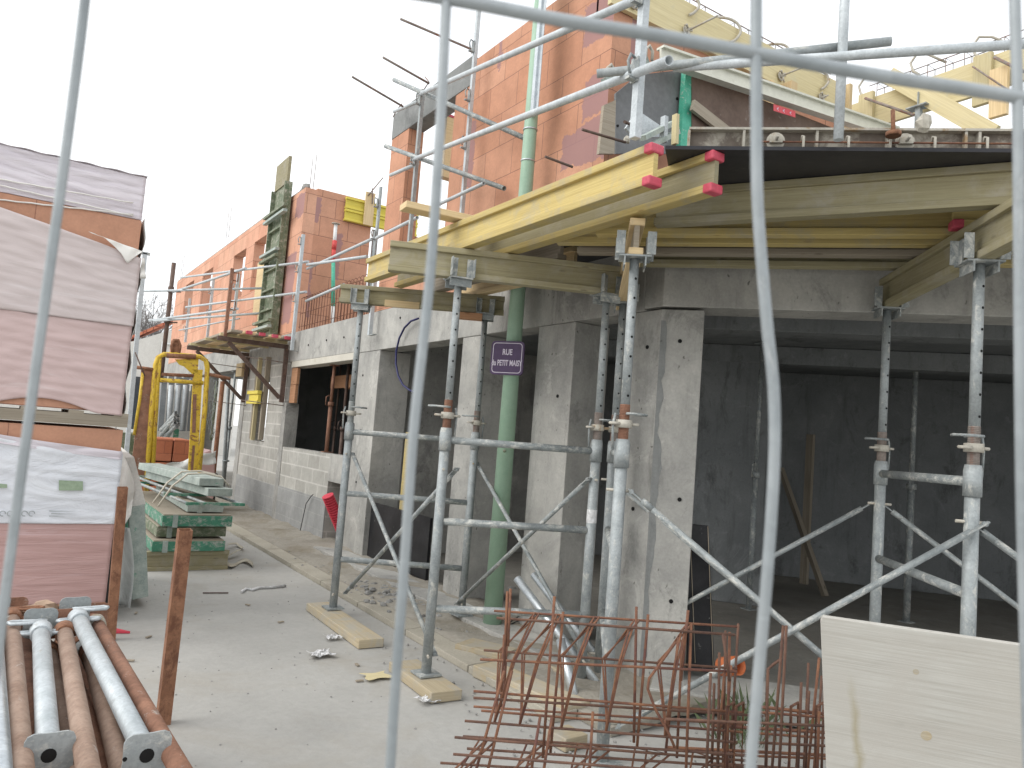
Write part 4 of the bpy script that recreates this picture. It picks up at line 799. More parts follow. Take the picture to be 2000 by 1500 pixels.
# green ladder-like shutter leaning on the far orange wall
r=empty('column_formwork',(3.62,13.4,3.1),'tall mossy green column shutter standing against the far orange wall','formwork panel')
XF=3.6; c=[ox(x,y,XF) for x,y in ((538,357),(566,352),(543,648),(509,640))]
ya,yb=13.95,13.1
m=MB(); m.box(3.60,3.66,ya-.85+.0,ya,3.12,c[0].z-.2); m.build('panel','green_dark',r,bevel=.004)
m=MB()
for yy in (ya-.03,ya-.84): m.box(3.53,3.6,yy,yy+.04,3.12,c[0].z-.2)
z=3.2
while z<c[0].z-.3: m.box(3.54,3.6,ya-.8,ya-.03,z,z+.035); z+=.36
m.build('rib','green_dark',r); 
for z in (3.22,3.33,4.45,4.56,5.18,5.28): MB().box(3.46,3.53,ya-.9-.25*(z>5),ya+.12,z,z+.045).build('waling','green_dark' if z in (3.33,4.45,5.28) else 'green_white',r)
m=MB(); m.box(3.58,3.63,ya-.75,ya+.0,c[0].z-.2,c[0].z+.28); m.build('top_panel','wood_green',r); m=MB(); m.tube((3.5,ya+.3,5.35),(3.5,ya-1.4+1.0,5.3),.012); m.build('tie_rod','rebar_grey',r)
m=MB(); m.box(3.6,3.65,14.05,14.7,3.6,4.6); m.box(3.57,3.598,14.1,14.2,3.1,4.3); one(m,'plank','wood_new','pale boards covering the far wall left of the mossy shutter','plank')
m=MB(); 
for (y,z) in ((11.9+.65,5.6),(12.75,5.6)): m.tube((3.85,y,5.5),(3.86,y,6.2),.006,n=6)
one(m,'starter_bar','rebar_grey','pair of thin bars rising from the top of the orange corner','rebar','starter bars on the far wall')
for k,(x,y,h_,lb) in enumerate(((448,437,22,'starter bars rising from the middle of the far orange wall'),(357,520,20,'starter bars rising at the far end of the orange wall'))):
    p=ox(x,y+10,3.8); m=MB(); m.tube(p-V((0,0,.2)),p+V((0,0,.5)),.006,n=6); m.tube(p+V((0,.25,-.2)),p+V((0,.25,.45)),.006,n=6); one(m,'starter_bar','rebar_grey',lb,'rebar','starter bars on the far wall')
m=MB(); m.lump((3.8,12.75,5.64),.08,.15,.1,9); m.lump((3.8,12.95,5.62),.06,.12,.07,19); one(m,'mortar_lump','rubble_grey','grey mortar heap on top of the orange corner','mortar heap')
# work platform on brackets
ZP=2.93; r=empty('work_platform',(3.2,13.7,ZP),'timber work platform on triangular brackets along the far wall','work platform')
for i in range(5):
    m=MB(); x0=2.72+i*.2; m.beam((x0+.05,12.15,ZP+.045),(x0+.05,15.6,ZP+.045),.17,.04); m.build('board','wood_new' if i%2 else 'wood_old',r,bevel=.004)
for y in (12.5,13.6,14.9): MB().beam((2.6,y,ZP+.003),(3.66,y,ZP+.003),.06,.044).build('bearer','wood_pale',r)
for i in range(4): m=MB(); x=2.95+i*.2; m.beam((x,12.1,ZP+.045),(x,12.17,ZP+.045),.09,.05); m.build('end_cap','red_cap',r)
for i,(y,lb) in enumerate(((12.42,'near triangular steel bracket under the work platform'),(14.88,'far triangular steel bracket under the work platform'))):
    q=empty('platform_bracket',(3.6,y,1.95),lb,'bracket','triangular brackets under the work platform')
    z=ZP-.07; MB().beam((2.55,y,z),(3.66,y,z),.05,.07).build('top_arm','dark_steel',q); MB().beam((3.64,y,z-.04),(3.64,y,1.95),.05,.07,upv=(1,0,0)).build('wall_arm','dark_steel',q); MB().beam((2.72,y,z-.04),(3.6,y,2.02),.045,.06).build('strut','dark_steel',q)
    MB().tube((3.0,y+.0,2.62),(3.66,y+.0,2.60),.008,n=6).build('tie_rod','rebar_grey',q); MB().tube((3.0,y,1.93),(3.7,y,1.9),.008,n=6).build('tie_rod','rebar_grey',q)
    # uprights
p=oy(440,655,12.45); pp=empty('guard_post',(p.x,12.45,ZP-.1),'rusty brown guard post at the outer corner of the work platform','guard rail post',GP)
MB().beam((p.x,12.45,ZP-.1),(p.x,12.45,oy(446,523,12.45).z),.05,.05).build('upright','rust_brown',pp)
for zz in (oy(446,538,12.45).z,oy(443,595,12.45).z): m=MB(); m.path([(p.x+.03,12.45,zz+.06),(p.x+.1,12.45,zz+.07),(p.x+.1,12.45,zz-.07),(p.x+.03,12.45,zz-.06)],.012,6); m.build('clamp','rust_brown',pp)
p5=oy(590,600,12.15); gpost('white guard post foot-bolted to the beam below the stained corner',(3.6,12.0),ox(578,683,3.6).z,ox(603,452,3.6).z,(ox(600,466,3.6).z,ox(596,520,3.6).z,ox(592,578,3.6).z),w=.05)
p6=ox(712,640,3.6); gpost('white guard post foot hanging beside the far left shoring leg',(3.6,ox(722,655,3.6).y),ox(722,655,3.6).z,3.5,(),w=.05,foot=True,fd=(0,-1,0))
for (x,yb,yt,lb) in ((463,650,540,'first'),(408,640,545,''),(365,650,592,'')): pass
for k,(x,y0,y1,Y,lb) in enumerate(((461,650,535,14.6,'white guard post before the second far window'),(412,660,545,16.6,'white guard post midway along the far wall'),(368,660,583,18.6,'white guard post farthest along the orange wall'))):
    a=oy(x-5,y0,Y); b=oy(x+3,y1,Y); gpost(lb,((a.x+b.x)/2,Y),a.z-.1,b.z,(b.z-.25,b.z-.7),w=.05,foot=False)
pf=oy(330,600,15.6); q=empty('guard_post',(pf.x,15.6,2.4),'dark round post at the far outer end of the platform','guard rail post',GP); MB().tube((pf.x,15.6,2.2),(pf.x,15.6,oy(326,511,15.6).z),.04,n=10).build('upright','dark_steel',q)
m=MB()
for y_ in (566,627): zz=oy(331,y_,15.6).z; m.tube((pf.x,15.6,zz-.05),(pf.x,15.6,zz+.06),.055,n=10); m.path([(pf.x+.05,15.55,zz-.03),(pf.x+.16,15.5,zz-.02)],.015,6)
m.build('clamp','dark_steel',q)
FRL='white guard rails along the far wall'
for (x0,y0,Y0,x1,y1,Y1,lb) in ((355,542,18.4,602,511,12.0,'top far rail reaching the white post at the corner'),(336,571,15.6,480,524,12.45,'outer top rail between the dark and rusty posts'),(270,569,15.7,512,563,14.0,'nearly level middle far rail sticking out over the lane'),(363,600,17.5,598,570,12.0,'long lower far rail ending at the corner post'),
    (292,626,16.4,464,603,12.5,'lowest outer rail under the dark round post'),(300,627,15.7,507,612,14.0,'nearly level lowest far rail'),(600,525,12.0,735,463,9.3,'rail from the corner post up to the recess post'),(600,517,11.9,717,501,9.3,'flatter rail behind it in the recess'),(598,588,12.0,672,556,10.2,'lower recess rail running behind the yellow joist'),(350,645,17.5,468,622,14.7,'thin toe rail against the far orange wall')):
    a=oy(x0,y0,Y0); b=oy(x1,y1,Y1); m=MB(); m.tube(a,b,.021 if 'thin' not in lb else .015,n=10); one(m,'scaffold_tube','galva_white',lb,'scaffold tube',FRL)
# timbers round the narrow window and openings
m=MB(); m.beam((3.66,13.5,1.3),(3.66,13.5,2.75),.07,.08,upv=(1,0,0)); m.beam((3.66,14.05,1.3),(3.66,14.05,2.7),.07,.1,upv=(1,0,0)); tag(m.build('window_boards','wood_old'),'grey boards upright in the narrow window of the block wall','boards')
m=MB(); m.beam((3.6,13.8,1.28),(3.6,13.8,2.75),.06,.06,upv=(1,0,0)); one(m,'timber_post','wood_pale','pale timber post in front of the narrow window','timber post')
m=MB(); 
for z in (1.95,2.12): m.beam((3.55,13.45,z),(3.55,14.15,z),.07,.06)
m.beam((3.57,13.5,2.03),(3.57,14.1,2.03),.05,.11); one(m,'timber_cleat','wood_lemon','short yellow cleat clamping the narrow window boards','timber cleat')
m=MB(); m.box(3.56,3.69,14.9,15.35,2.45,2.7); one(m,'timber_block','wood_new','timber block under the far platform bracket','timber block')
def prop(label,x,y,z0,z1,mat='rust_brown',split=.55,grp='props inside the building',r0=.03):
    q=empty('steel_prop',(x,y,z0),label,'prop',grp); zs=z0+(z1-z0)*split
    MB().tube((x,y,z0+.01),(x,y,zs),r0,n=12).build('outer_tube',mat,q); MB().tube((x,y,zs),(x,y,z1-.01),r0*.78,n=12).build('inner_tube',mat,q)
    m=MB(); m.tube((x,y,zs-.03),(x,y,zs+.03),r0*1.5,n=10); m.path([(x-.03,y-.0,zs-.02),(x-.09,y-.03,zs-.02),(x-.09,y-.03,zs+.1),(x-.02,y,zs+.13)],.007,6); m.build('collar',mat,q)
    MB().box(x-.06,x+.06,y-.06,y+.06,z0,z0+.01).build('end_plate',mat,q); MB().box(x-.06,x+.06,y-.06,y+.06,z1-.01,z1).build('end_plate',mat,q); return q
prop('rusty prop standing in the wide window, nearer one',3.86,10.72,1.245,2.516,grp='props inside the building'); prop('dark prop just behind it in the wide window',4.2,11.05,.07,2.85,'dark_steel')
prop('thin grey prop at the left of the wide window',4.5,12.2,.07,2.85,'dark_steel',r0=.02); prop('thin grey prop at the right of the wide window',4.6,9.9,.07,2.85,'dark_steel',r0=.02)
prop('grey prop in the far dark bay',3.75,16.2,.02,2.6,'galva_dirty'); prop('second grey prop deeper in the far dark bay',4.3,16.8,.07,2.85,'galva_dirty')
c=oz(1462,1190,.062); prop('galvanised prop standing left in the dark room',c.x,c.y,.062,2.85,'galva_dirty',.5)
c=oz(1770,1215,.062); prop('faint prop deep in the dark room behind the right frame',c.x,c.y,.062,2.85,'galva_dirty',.5,r0=.035)
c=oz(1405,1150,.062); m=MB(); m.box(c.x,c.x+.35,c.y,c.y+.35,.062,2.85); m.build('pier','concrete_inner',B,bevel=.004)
c=oz(1570,1140,.062); m=MB(); m.beam((c.x,c.y,.062),(c.x,c.y,2.0),.05,.1); one(m,'timber_post','wood_old','dusty upright timber near the green hose in the dark room','timber')
for i,(x,y,s_,lb) in enumerate(((1640,1110,.12,'grey rubble heap by the green hose in the dark room'),(1530,1120,.09,'small rubble heap at the left prop in the dark room'))):
    c=oz(x,y,.062); m=MB(); m.lump((c.x,c.y,.09),s_*1.5,s_,s_*.7,i+70,9,.4); one(m,'concrete_lump','rubble_grey',lb,'concrete lump')
m=MB(); a=oz(1612,1165,.062); m.beam(a,od(1525,915,a.length*1.0),.06,.06); one(m,'timber_post','wood_old','timber leaning against the wall in the dark room','timber')
m=MB(); 
for (x,y) in ((3.85,10.3),(3.9,11.4)): m.beam((4.3,y,2.3),(5.2,y,2.3),.03,.15)
m.box(4.35,4.4,10.1,12.2,2.25,2.45); one(m,'formwork_board','wood_red','reddish boards hanging behind the top of the wide window','formwork board')
m=MB()
for z in (.9,1.6): m.tube((4.9,9.5,z),(4.9,12.4,z),.02)
one(m,'scaffold_tube','dark_steel','dark tubes crossing behind the wide window','scaffold tube')
# green hose and dust inside
m=MB(); pts=[oz(x,y,.08) for x,y in ((1590,1128),(1620,1131),(1660,1128),(1700,1134),(1760,1136),(1820,1142))]; m.path(pts,.02); one(m,'hose','green_hose','green hose lying on the floor of the dark room','hose')
# street bays: yellow board, black sheet, blue hose, red pipe
p=ox(790,1080,3.95); m=MB(); m.box(3.93,3.96,8.1,8.28,.1,1.62); one(m,'formwork_board','wood_yellow','narrow yellow board standing upright in the first street bay','board')
m=MB(); a,b=oy(690,990,9.3),0; x0=3.78
m.box(3.76,3.79,7.15,8.70,.1,ox(760,990,3.76).z); one(m,'plywood_sheet','black_ply_used','scuffed black plywood sheet closing the foot of the first street bay','plywood sheet')
pts=[ox(x,y,3.64) for x,y in ((817,622),(803,627),(790,640),(780,660),(774,685),(773,710),(778,735),(787,752),(800,762),(812,767))]; m=MB(); m.path(pts,.012,8); one(m,'hose','blue_hose','dark blue hose looping out of the beam over the first street bay','hose')
a=ox(640,968,3.5); b=V((3.85,9.6,.12)); d=(b-a); L_=d.length; d/=L_; m=MB(); k=0; 
while k<L_: m.tube(a+d*k,a+d*min(L_,k+.017),.077,.074,n=20,cap=True); m.tube(a+d*(k+.017),a+d*min(L_,k+.034),.062,n=20,cap=False); k+=.034
one(m,'corrugated_pipe','red_pipe','red corrugated pipe leaning in the low opening of the block wall','pipe')
m=MB(); p0=ox(570,1000,3.64); m.path([ (3.66,p0.y-.8,.35+.3),(3.65,p0.y-.75,.62),(3.64,p0.y-.6,.5),(3.62,p0.y-.5,.05)],.006,6); one(m,'cable','black_cable','thin black cable against the block wall','cable')
# ================================================================== left side: packs of blocks
PY=6.55
def px(x,y): return oy(x,y,PY)
GPk='stacked pallets of wrapped blocks at the left'
xr=px(213,1080).x; ztl=px(238,840).z
def pack(label,x0,x1,y0,y1,z0,z1,wmat,bmat='clay_plain',wz0=None,wfun=None,grp=GPk):
    r=empty('block_pack',((x0+x1)/2,(y0+y1)/2,z0),label,'block pack',grp); MB().box(x0,x1,y0,y1,z0,z1).build('blocks',bmat,r,bevel=.004); return r
r1=pack('lower pallet pack with white printed sleeve over rose film',-.55,xr,PY,PY+1.0,.14,ztl,'wrap_white')
# rose film below
def film_sheet(root,x0,x1,zb,zt,mat,amp=.01,off=.012,name='wrapping_film',seed=0,top=None,bot=None,yy=PY):
    rr=random.Random(seed); ph=[rr.random()*6 for _ in range(8)]
    def fn(u,v):
        x=x0+(x1-x0)*u; a=zb if bot is None else bot(x); b=zt if top is None else top(x); z=a+(b-a)*v
        d=amp*(math.sin(z*31+math.sin(x*3+ph[0])*2.2+ph[1])+.6*math.sin(z*67+x*9+ph[2]+math.sin(x*7)*1.5)+.4*math.sin(x*23+z*11+ph[3]))
        return (x,yy-off-abs(d),z)
    m=MB(); m.sheet(fn,46,46,.002); return m.build(name,mat,root)
zs=px(100,1022).z
film_sheet(r1,-.56,xr+.012,.16,zs+.02,'wrap_rose',.002,.006,seed=1)
slv=film_sheet(r1,-.56,xr+.016,zs,0,'wrap_white',.005,.016,'printed_sleeve',2,top=lambda x:px(-40+ (x+.55)/(xr+.55)*265,840+ max(0,min(1,(x+.3)/(xr+.3)))**.7*46).z)
film_sheet(r1,-.56,xr+.01,0,0,'wrap_lilac',.006,.02,'sleeve_edge',3,bot=lambda x:px(-40+ (x+.55)/(xr+.55)*265,838+ max(0,min(1,(x+.3)/(xr+.3)))**.7*46).z-.05,top=lambda x:px(-40+ (x+.55)/(xr+.55)*265,838+ max(0,min(1,(x+.3)/(xr+.3)))**.7*46).z+.012)
def decal(x0,y0,x1,y1,mat,name): 
    m=MB(); m.prism([oy(x,y,PY-.036) for x,y in ((x0,y0),(x1,y0+2),(x1,y1),(x0,y1))],(0,.002,0)); return m.build(name,mat,slv)
decal(115,938,162,958,'print_green','printed_panel'); decal(-5,944,14,953,'print_green','printed_panel')
for x in (5,20,48,62): 
    m=MB(); c=oy(x,1003,PY-.037); m.path([c+V((.018*math.cos(a),0,.018*math.sin(a))) for a in [k*PI/5 for k in range(9)]],.0035,5); m.build('printed_ring','print_grey',slv)
for i,(xa,xb) in enumerate(((96,150),(100,152),(96,130))): decal(xa,997+i*5,xb,999+i*5,'print_grey','printed_line')
# pallet under lower pack and between
def pallet(label,x0,x1,y0,y1,z):
    r=empty('wooden_pallet',((x0+x1)/2,(y0+y1)/2,z),label,'pallet','pallets under the block packs')
    for i in range(5): MB().box(x0+(x1-x0-.1)*i/4,x0+(x1-x0-.1)*i/4+.1,y0,y1,z+.1,z+.122).build('deck_board','wood_old',r)
    for y in (y0,(y0+y1)/2,y1-.09): MB().box(x0,x1,y,y+.09,z+.018,z+.1).build('stringer','wood_old',r)
    return r
pallet('weathered pallet under the lower wrapped pack',-.55,xr,PY,PY+1,.0); xr2=px(250,815).x
pallet('grey pallet between the two big wrapped packs',-.55,xr2,PY-.02,PY+1,ztl+.004); zu=ztl+.13
x3=px(272,500).x; ztop2=px(280,432).z
r2=pack('upper pallet pack in loose greyish-pink film with bare blocks showing',-.55,x3-.01,PY,PY+1.0,zu,ztop2-.0,'wrap_pink')
film_sheet(r2,-.56,x3+.005,0,0,'wrap_pink',.005,.02,'wrapping_film',5,bot=lambda x:px(0,782).z-.03+.075*max(0,math.sin((x+.15)*4.6))-.02*x,top=lambda x:px(135,620).z)
film_sheet(r2,-.56,x3+.012,0,0,'wrap_grey',.005,.032,'wrapping_film',6,bot=lambda x:px(135,622).z,top=lambda x:px(-60+(x+.55)/(x3+.55)*338,378+(x+.55)/(x3+.55)*128).z)
m=MB()
def flap(u,v):
    top=(172+u*105,455+u*38); low=[(0,(176,458)),(.25,(200,466)),(.45,(222,484)),(.62,(235,498)),(.74,(246,518)),(.86,(262,504)),(1,(277,494))]
    for k in range(6):
        if u<=low[k+1][0]+1e-9: f=(u-low[k][0])/(low[k+1][0]-low[k][0]); lw=(low[k][1][0]*(1-f)+low[k+1][1][0]*f,low[k][1][1]*(1-f)+low[k+1][1][1]*f); break
    p=oy(top[0]*(1-v)+lw[0]*v,top[1]*(1-v)+lw[1]*v,PY); return (p.x,p.y-.05-.012*v-.006*math.sin(u*17+v*3),p.z)
m.sheet(flap,20,6,.002); m.build('torn_flap','tarp_white',r2)
m=MB(); m.sheet(lambda u,v:(lambda p:(p.x,p.y-.02-.02*math.sin(v*9),p.z))(oy(276-4*v+u*12*(.4+v*.6),505+v*40,PY)),4,8,.002); m.build('torn_flap','tarp_white',r2)
m=MB(); m.sheet(lambda u,v:(x3+.02+.012*math.sin(v*30+u*3),PY-.01+u*1.0,zu-.02+v*1.55),8,30,.002); m.build('side_film','wrap_clear',r2)
x4=px(277,420).x
r3=pack('topmost narrower pack in pale lilac film',-.55,x4,PY+.02,PY+1,ztop2+.005,px(274,350).z+.0,'wrap_lilac')
film_sheet(r3,-.56,x4+.004,ztop2+.005,px(276,352).z+.03,'wrap_lilac',.006,.0,'wrapping_film',8,yy=PY+.012)
for k,(ya,yb) in enumerate(((350,398),(362,424),(390,420))):
    m=MB(); m.path([(lambda q:V((q.x,PY-.012,q.z)))(oy(x,ya+(yb-ya)*((x)/270)**1.0+(x%50)*.04,PY)) for x in range(-40,275,25)],.006,5); m.build('film_fold','tarp_white',r3)
m=MB(); m.sheet(lambda u,v:(-.55+(x4+.56)*u,PY-.01+v*.98,px(274,350).z+.03+.004*math.sin(u*40+v*9)),40,6,.002); m.build('wrapping_film','wrap_lilac',r3)
# dark sheet added as the lower pack's shaded side, and tarp on its right
m=MB(); m.prism([px(214,1000),px(228,1000),px(214,1190),px(196,1190)],(0,.6,0)); one(m,'shaded_side_sheet','black_cable','dark sheet put in as the shaded side of the lower wrapped pack','sheet')
# panels leaning/standing right of the pack
XL=px(250,900).x
r=empty('formwork_shutter',(oz(275,1170).x,7.2,0),'green and grey formwork panel standing edge-on under a white tarpaulin','formwork panel')
m=MB(); m.prism([oy(x,y,7.0) for x,y in ((251,992),(283,985),(290,1165),(258,1172))],(0,1.3,0)); m.build('edge','green_white',r,bevel=.004)
m=MB(); m.prism([oy(x,y,6.98) for x,y in ((240,1000),(250,990),(252,1115),(243,1110))],(0,.02,0)); m.build('green_strip','green_paint',r)
m=MB(); m.prism([oy(x,y,7.02) for x,y in ((232,895),(262,893),(285,985),(248,992))],(0,1.2,.05)); m.build('top_face','wall_render',r)
m=MB(); m.sheet(lambda u,v:(lambda p:(p.x,p.y+u*.3,p.z))(oy(226+u*(14+30*min(1,v*1.6))+6*math.sin(v*4)*u-14*v*(1-u),832+v*188+20*math.sin(u*3.1+.3)*v+40*u*(1-v),6.62-.05*math.sin(v*9+u*5))),14,26,.003)
one(m,'tarpaulin','tarp_white','crumpled white tarpaulin draped between the wrapped pack and the panel','tarpaulin')
m=MB(); m.sheet(lambda u,v:(lambda p:(p.x,p.y+.06*math.sin(u*4),p.z))(oy(222+u*(30+8*math.sin(v*3.1)),1030+v*155-35*(1-v)*abs(u-.2)*0,6.9-.05*math.sin(v*4+u*3))),8,16,.002); one(m,'plastic_sheet','wrap_clear','translucent plastic sheet hanging behind the first rusty post','plastic sheet')
# rusty square posts
for (b_,t_,lb,wd) in (((215,1250),(240,950),'rusty square post nearer the wrapped packs',.062),((318,1413),(362,1030),'rusty square post standing alone on the lane',.066)):
    g=oz(*b_); z1=vz(t_[1],g.x,g.y); tp=od(t_[0],t_[1],(g-CAM).dot(fw)); m=MB(); d=V((tp.x-g.x,tp.y-g.y,z1)); q=empty('steel_post',(g.x,g.y,0),lb,'steel post','rusty square posts on the lane')
    a=V((g.x,g.y,0)); b=a+d; w2=wd/2
    for s,o in (((w2,0),(.004,wd)),((-w2,0),(.004,wd)),((0,w2),(wd-.008,.004)),((0,-w2),(wd-.008,.004))): m.beam(a,b,o[0],o[1],upv=(0,1,0),o=(s[0]-(.002 if s[0]>0 else -.002 if s[0]<0 else 0),s[1]-(.002 if s[1]>0 else -.002 if s[1]<0 else 0)))
    m.build('tube','rust',q); m=MB(); m.beam(b-d*.12,b-d*.118,wd-.01,wd-.01,upv=(0,1,0)); m.build('inside','black_hole',q)
m=MB(); g=oz(220,1238); m.prism([(g.x,g.y,.003),(g.x+.11,g.y-.03,.003),(g.x+.02,g.y+.1,.003)],(0,0,.015)); one(m,'plastic_shard','red_pipe','small red plastic shard at the foot of the first rusty post','shard')
# ================================================================== stack of formwork panels on a bearer
bx0,bx1=1.30,2.12; BY=8.62
q=hbeam('greenish timber bearer lying under the stack of green panels',(bx0,BY,0),(bx1,BY,0),'wood_green',name='timber_beam'); hbeam('rear timber bearer under the stack of green panels',(bx0,BY+1.7,0),(bx1,BY+1.7,0),'wood_green')
GPn='green-framed formwork panels in a stack'
def fpanel(label,x0,x1,y0,y1,z,rot=0,mat='green_paint',th=.1):
    c=V(((x0+x1)/2,(y0+y1)/2,z)); r=empty('formwork_shutter',c,label,'formwork shutter',GPn); m=MB()
    m.box(x0,x1,y0,y0+.045,z,z+th); m.box(x0,x1,y1-.045,y1,z,z+th); m.box(x0,x0+.045,y0+.045,y1-.045,z,z+th); m.box(x1-.045,x1,y0+.045,y1-.045,z,z+th)
    yy=y0+.4
    while yy<y1-.3: m.box(x0+.045,x1-.045,yy,yy+.03,z,z+th*.8); yy+=.42
    m.build('steel_frame',mat,r,bevel=.003); MB().box(x0+.012,x1-.012,y0+.012,y1-.012,z+th,z+th+.012).build('face','wood_old',r)
    for x in (x0+.1,x1-.16): MB().box(x,x+.05,y0-.008,y0,z-.01,z+th+.01).build('corner_block','green_white',r); r.rotation_euler[2]=rot; return r
fpanel('lowest green panel directly on the timber bearers',1.34,2.06,8.55,11.0,.205,0,'green_paint',.1)
fpanel('dark green panel second from the bottom of the stack',1.38,2.08,8.7,11.1,.335,.01,'green_dark',.1)
fpanel('bright green panel third from the bottom with wide brown face',1.42,2.12,8.6,11.2,.455,0,'green_paint',.11)
fpanel('narrow worn panel lying on the third one',1.68,2.05,8.75,10.9,.59,.0,'green_white',.08)
for (x0,x1,y0,z,rot,lb) in ((1.62,2.22,8.55,.70,.05,'green-ended tubular frame lying on the panel stack'),(1.5,1.95,9.2,.73,.09,'second tubular frame under the bundled box beams')):
    r=empty('tubular_frame',(x0,y0,z),lb,'tubular frame','tubular frames on the panel stack'); MB().beam((x0,y0,z),(x1,y0,z),.03,.03).build('end_bar','green_paint',r); MB().beam((x0-.22,y0+2.2,z+.02),(x1-.22,y0+2.2,z+.02),.03,.03).build('end_bar','green_paint',r)
    for x in (x0+.02,x1-.02,x0+.2): MB().tube((x,y0+.015,z),(x-.22,y0+2.19,z+.02),.017,n=8).build('side_tube','galva_dirty',r)
for k,(x0,y0,z,rot,lb) in enumerate(((1.88,8.75,.76,0,'lower whitish box beam tied on the panel stack'),(1.80,8.85,.86,0,'upper whitish box beam tied on the panel stack'))):
    m=MB(); m.beam((x0+.12,y0,z+.045),(x0-.22,y0+2.1,z+.06),.27,.085); o_=tag(m.build('box_beam','green_white',bevel=.006),lb,'box beam','box beams tied on the panel stack')
m=MB(); 
for k in (0,.35): m.path([(1.42-k*.0,8.95+k,.62),(1.55,9.0+k,.84),(1.7,9.05+k,.97),(1.9,9.08+k,.985),(2.05,9.02+k,.96),(2.14,8.98+k,.86)],.011,6)
one(m,'rope','rope','pale rope looped over the whitish box beams','rope')
m=MB(); pts=[oz(x,y,.03) for x,y in ((432,1085),(445,1070),(462,1064),(473,1072),(468,1082),(450,1088),(436,1090))]
m.sheet(lambda u,v:(lambda a,b,t:a*(1-t)+b*t)(*(lambda s:(pts[int(s)%7],pts[(int(s)+1)%7],s-int(s)))(u*6.99))+V((0,0,.02+.02*math.sin(u*13)))+V((.04*v,.12*v,0)),28,3,.004); m.sheet(lambda u,v:oz(436+u*58,1090+u*12+8*math.sin(u*6)+v*6,.02+.015*math.sin(u*9)),14,3,.004)
one(m,'rag','rag','knotted beige strap lying beside the timber bearer','strap')
# ================================================================== yellow crane fork
YF=11.6; r=empty('crane_fork',(oy(340,900,YF).x,YF,0),'rusty yellow pallet fork for the crane standing behind the panel stack','crane fork')
def yp(x,y,o=0): return oy(x,y,YF+o)
m=MB(); pl=[yp(285,965),yp(296,800),yp(304,712),yp(309,698),yp(320,692),yp(345,693),yp(390,697),yp(402,704),yp(405,720),yp(400,800),yp(385,960)]
m.path(pl,.035,10); m.build('loop_frame','yellow_paint',r)
m=MB(); m.path([yp(312,700),yp(308,740),yp(298,920)],.03,8); m.build('left_post','yellow_paint',r)
m=MB(); m.prism([yp(378,722),yp(396,722),yp(394,760),yp(384,950),yp(366,950),yp(376,760)],(0,.03,0)); m.build('right_post','yellow_paint',r)
m=MB(); m.prism([yp(376,870,-.004),yp(381,870,-.004),yp(375,945,-.004),yp(370,945,-.004)],(0,-.004,0)); m.build('slot','rust_brown',r); m=MB(); m.prism([yp(377,770,-.004),yp(384,770,-.004),yp(382,845,-.004),yp(375,845,-.004)],(0,-.004,0)); m.build('slot','rust_brown',r)
m=MB(); m.tube(yp(312,742),yp(397,748),.03); m.build('cross_bar','yellow_paint',r); m=MB(); m.tube(yp(316,731),yp(378,734),.024); m.build('cross_bar','rust',r)
m=MB(); m.prism([yp(342,702),yp(388,700),yp(386,730),yp(376,731),yp(360,716),yp(350,712)],(0,.02,0)); m.build('gusset','yellow_paint',r); m=MB(); m.tube(yp(325,694,-.01),yp(382,697,-.01),.037); m.build('top_sleeve','rust',r)
m=MB(); m.path([yp(337,692),yp(335,676),yp(340,664),yp(348,664),yp(352,675),yp(349,692)],.022,8); m.prism([yp(334,668),yp(337,664),yp(350,667),yp(349,690),yp(336,690)],(0,.02,0)); m.build('lifting_eye','rust',r)
m=MB(); m.prism([yp(276,722),yp(302,722),yp(300,770),yp(285,930),yp(255,925),yp(270,800)],(0,.03,0)); m.build('side_plate','rust_brown',r)
m=MB(); m.path([yp(279,728),yp(273,780),yp(262,850)],.02,8); m.build('left_brace','yellow_paint',r); m=MB(); m.tube(yp(264,717),yp(300,722),.025); m.build('side_bar','rust',r); m=MB(); m.tube(yp(408,731),yp(450,740),.025); m.build('side_bar','rust',r)
m=MB(); m.box(yp(290,900).x,yp(290,900).x+.12,YF-.9,YF,.0,.05); m.build('tine','yellow_paint',r); m=MB(); m.box(yp(385,900).x-.1,yp(385,900).x+.02,YF-.9,YF,.0,.05); m.build('tine','yellow_paint',r)
# chain
r=empty('chain',yp(412,740),'slack steel chain hanging at the right of the yellow crane fork','chain'); m=MB()
for cx,cy0,cy1 in ((415,742,860),(421,745,790),(408,790,850)):
    n_=int((cy1-cy0)/5)
    for k in range(n_):
        p=yp(cx+3*math.sin(k*.7),cy0+k*5,-.02); a=(k%2)*PI/2; 
        m.path([p+V((.014*math.cos(t)*math.cos(a),.014*math.cos(t)*math.sin(a),.026*math.sin(t))) for t in [j*PI/3 for j in range(6)]],.005,4,closed=True)
m.build('links','galva_dirty',r)
# orange blocks and wrapped pack behind, pipes, boards
YB=13.2
r=empty('block_pack',(oy(300,900,YB).x,YB,0),'pack of glossy orange blocks behind the yellow crane fork','block pack')
x0,x1=oy(226,850,YB).x,oy(376,870,YB).x; zt=oy(300,853,YB).z; wv_=(x1-x0)/4
for row in range(3):
    for i in range(4):
        xa=x0+wv_*i+.004; m=MB(); m.box(xa,xa+wv_-.02,YB,YB+1,.12+row*(zt-.12)/3,.12+(row+1)*(zt-.12)/3-.02); m.build('block','clay_pack',r,bevel=.012)
m=MB(); m.prism([oy(x,y,YB-.05) for x,y in ((372,895),(412,878),(420,905),(417,975),(372,975))],(0,1,0)); r=tag(m.build('block_pack','wrap_rose',bevel=.02),'pinkish wrapped pack right of the orange blocks','block pack')
m=MB(); m.sheet(lambda u,v:(lambda p:(p.x,p.y-.06-.03*math.sin(u*9+v*5),p.z))(oy(285+u*135,920-u*42+v*(14+u*10)+3*math.sin(u*15),YB-.3)),20,5,.003); m.build('torn_film','wrap_clear',r)
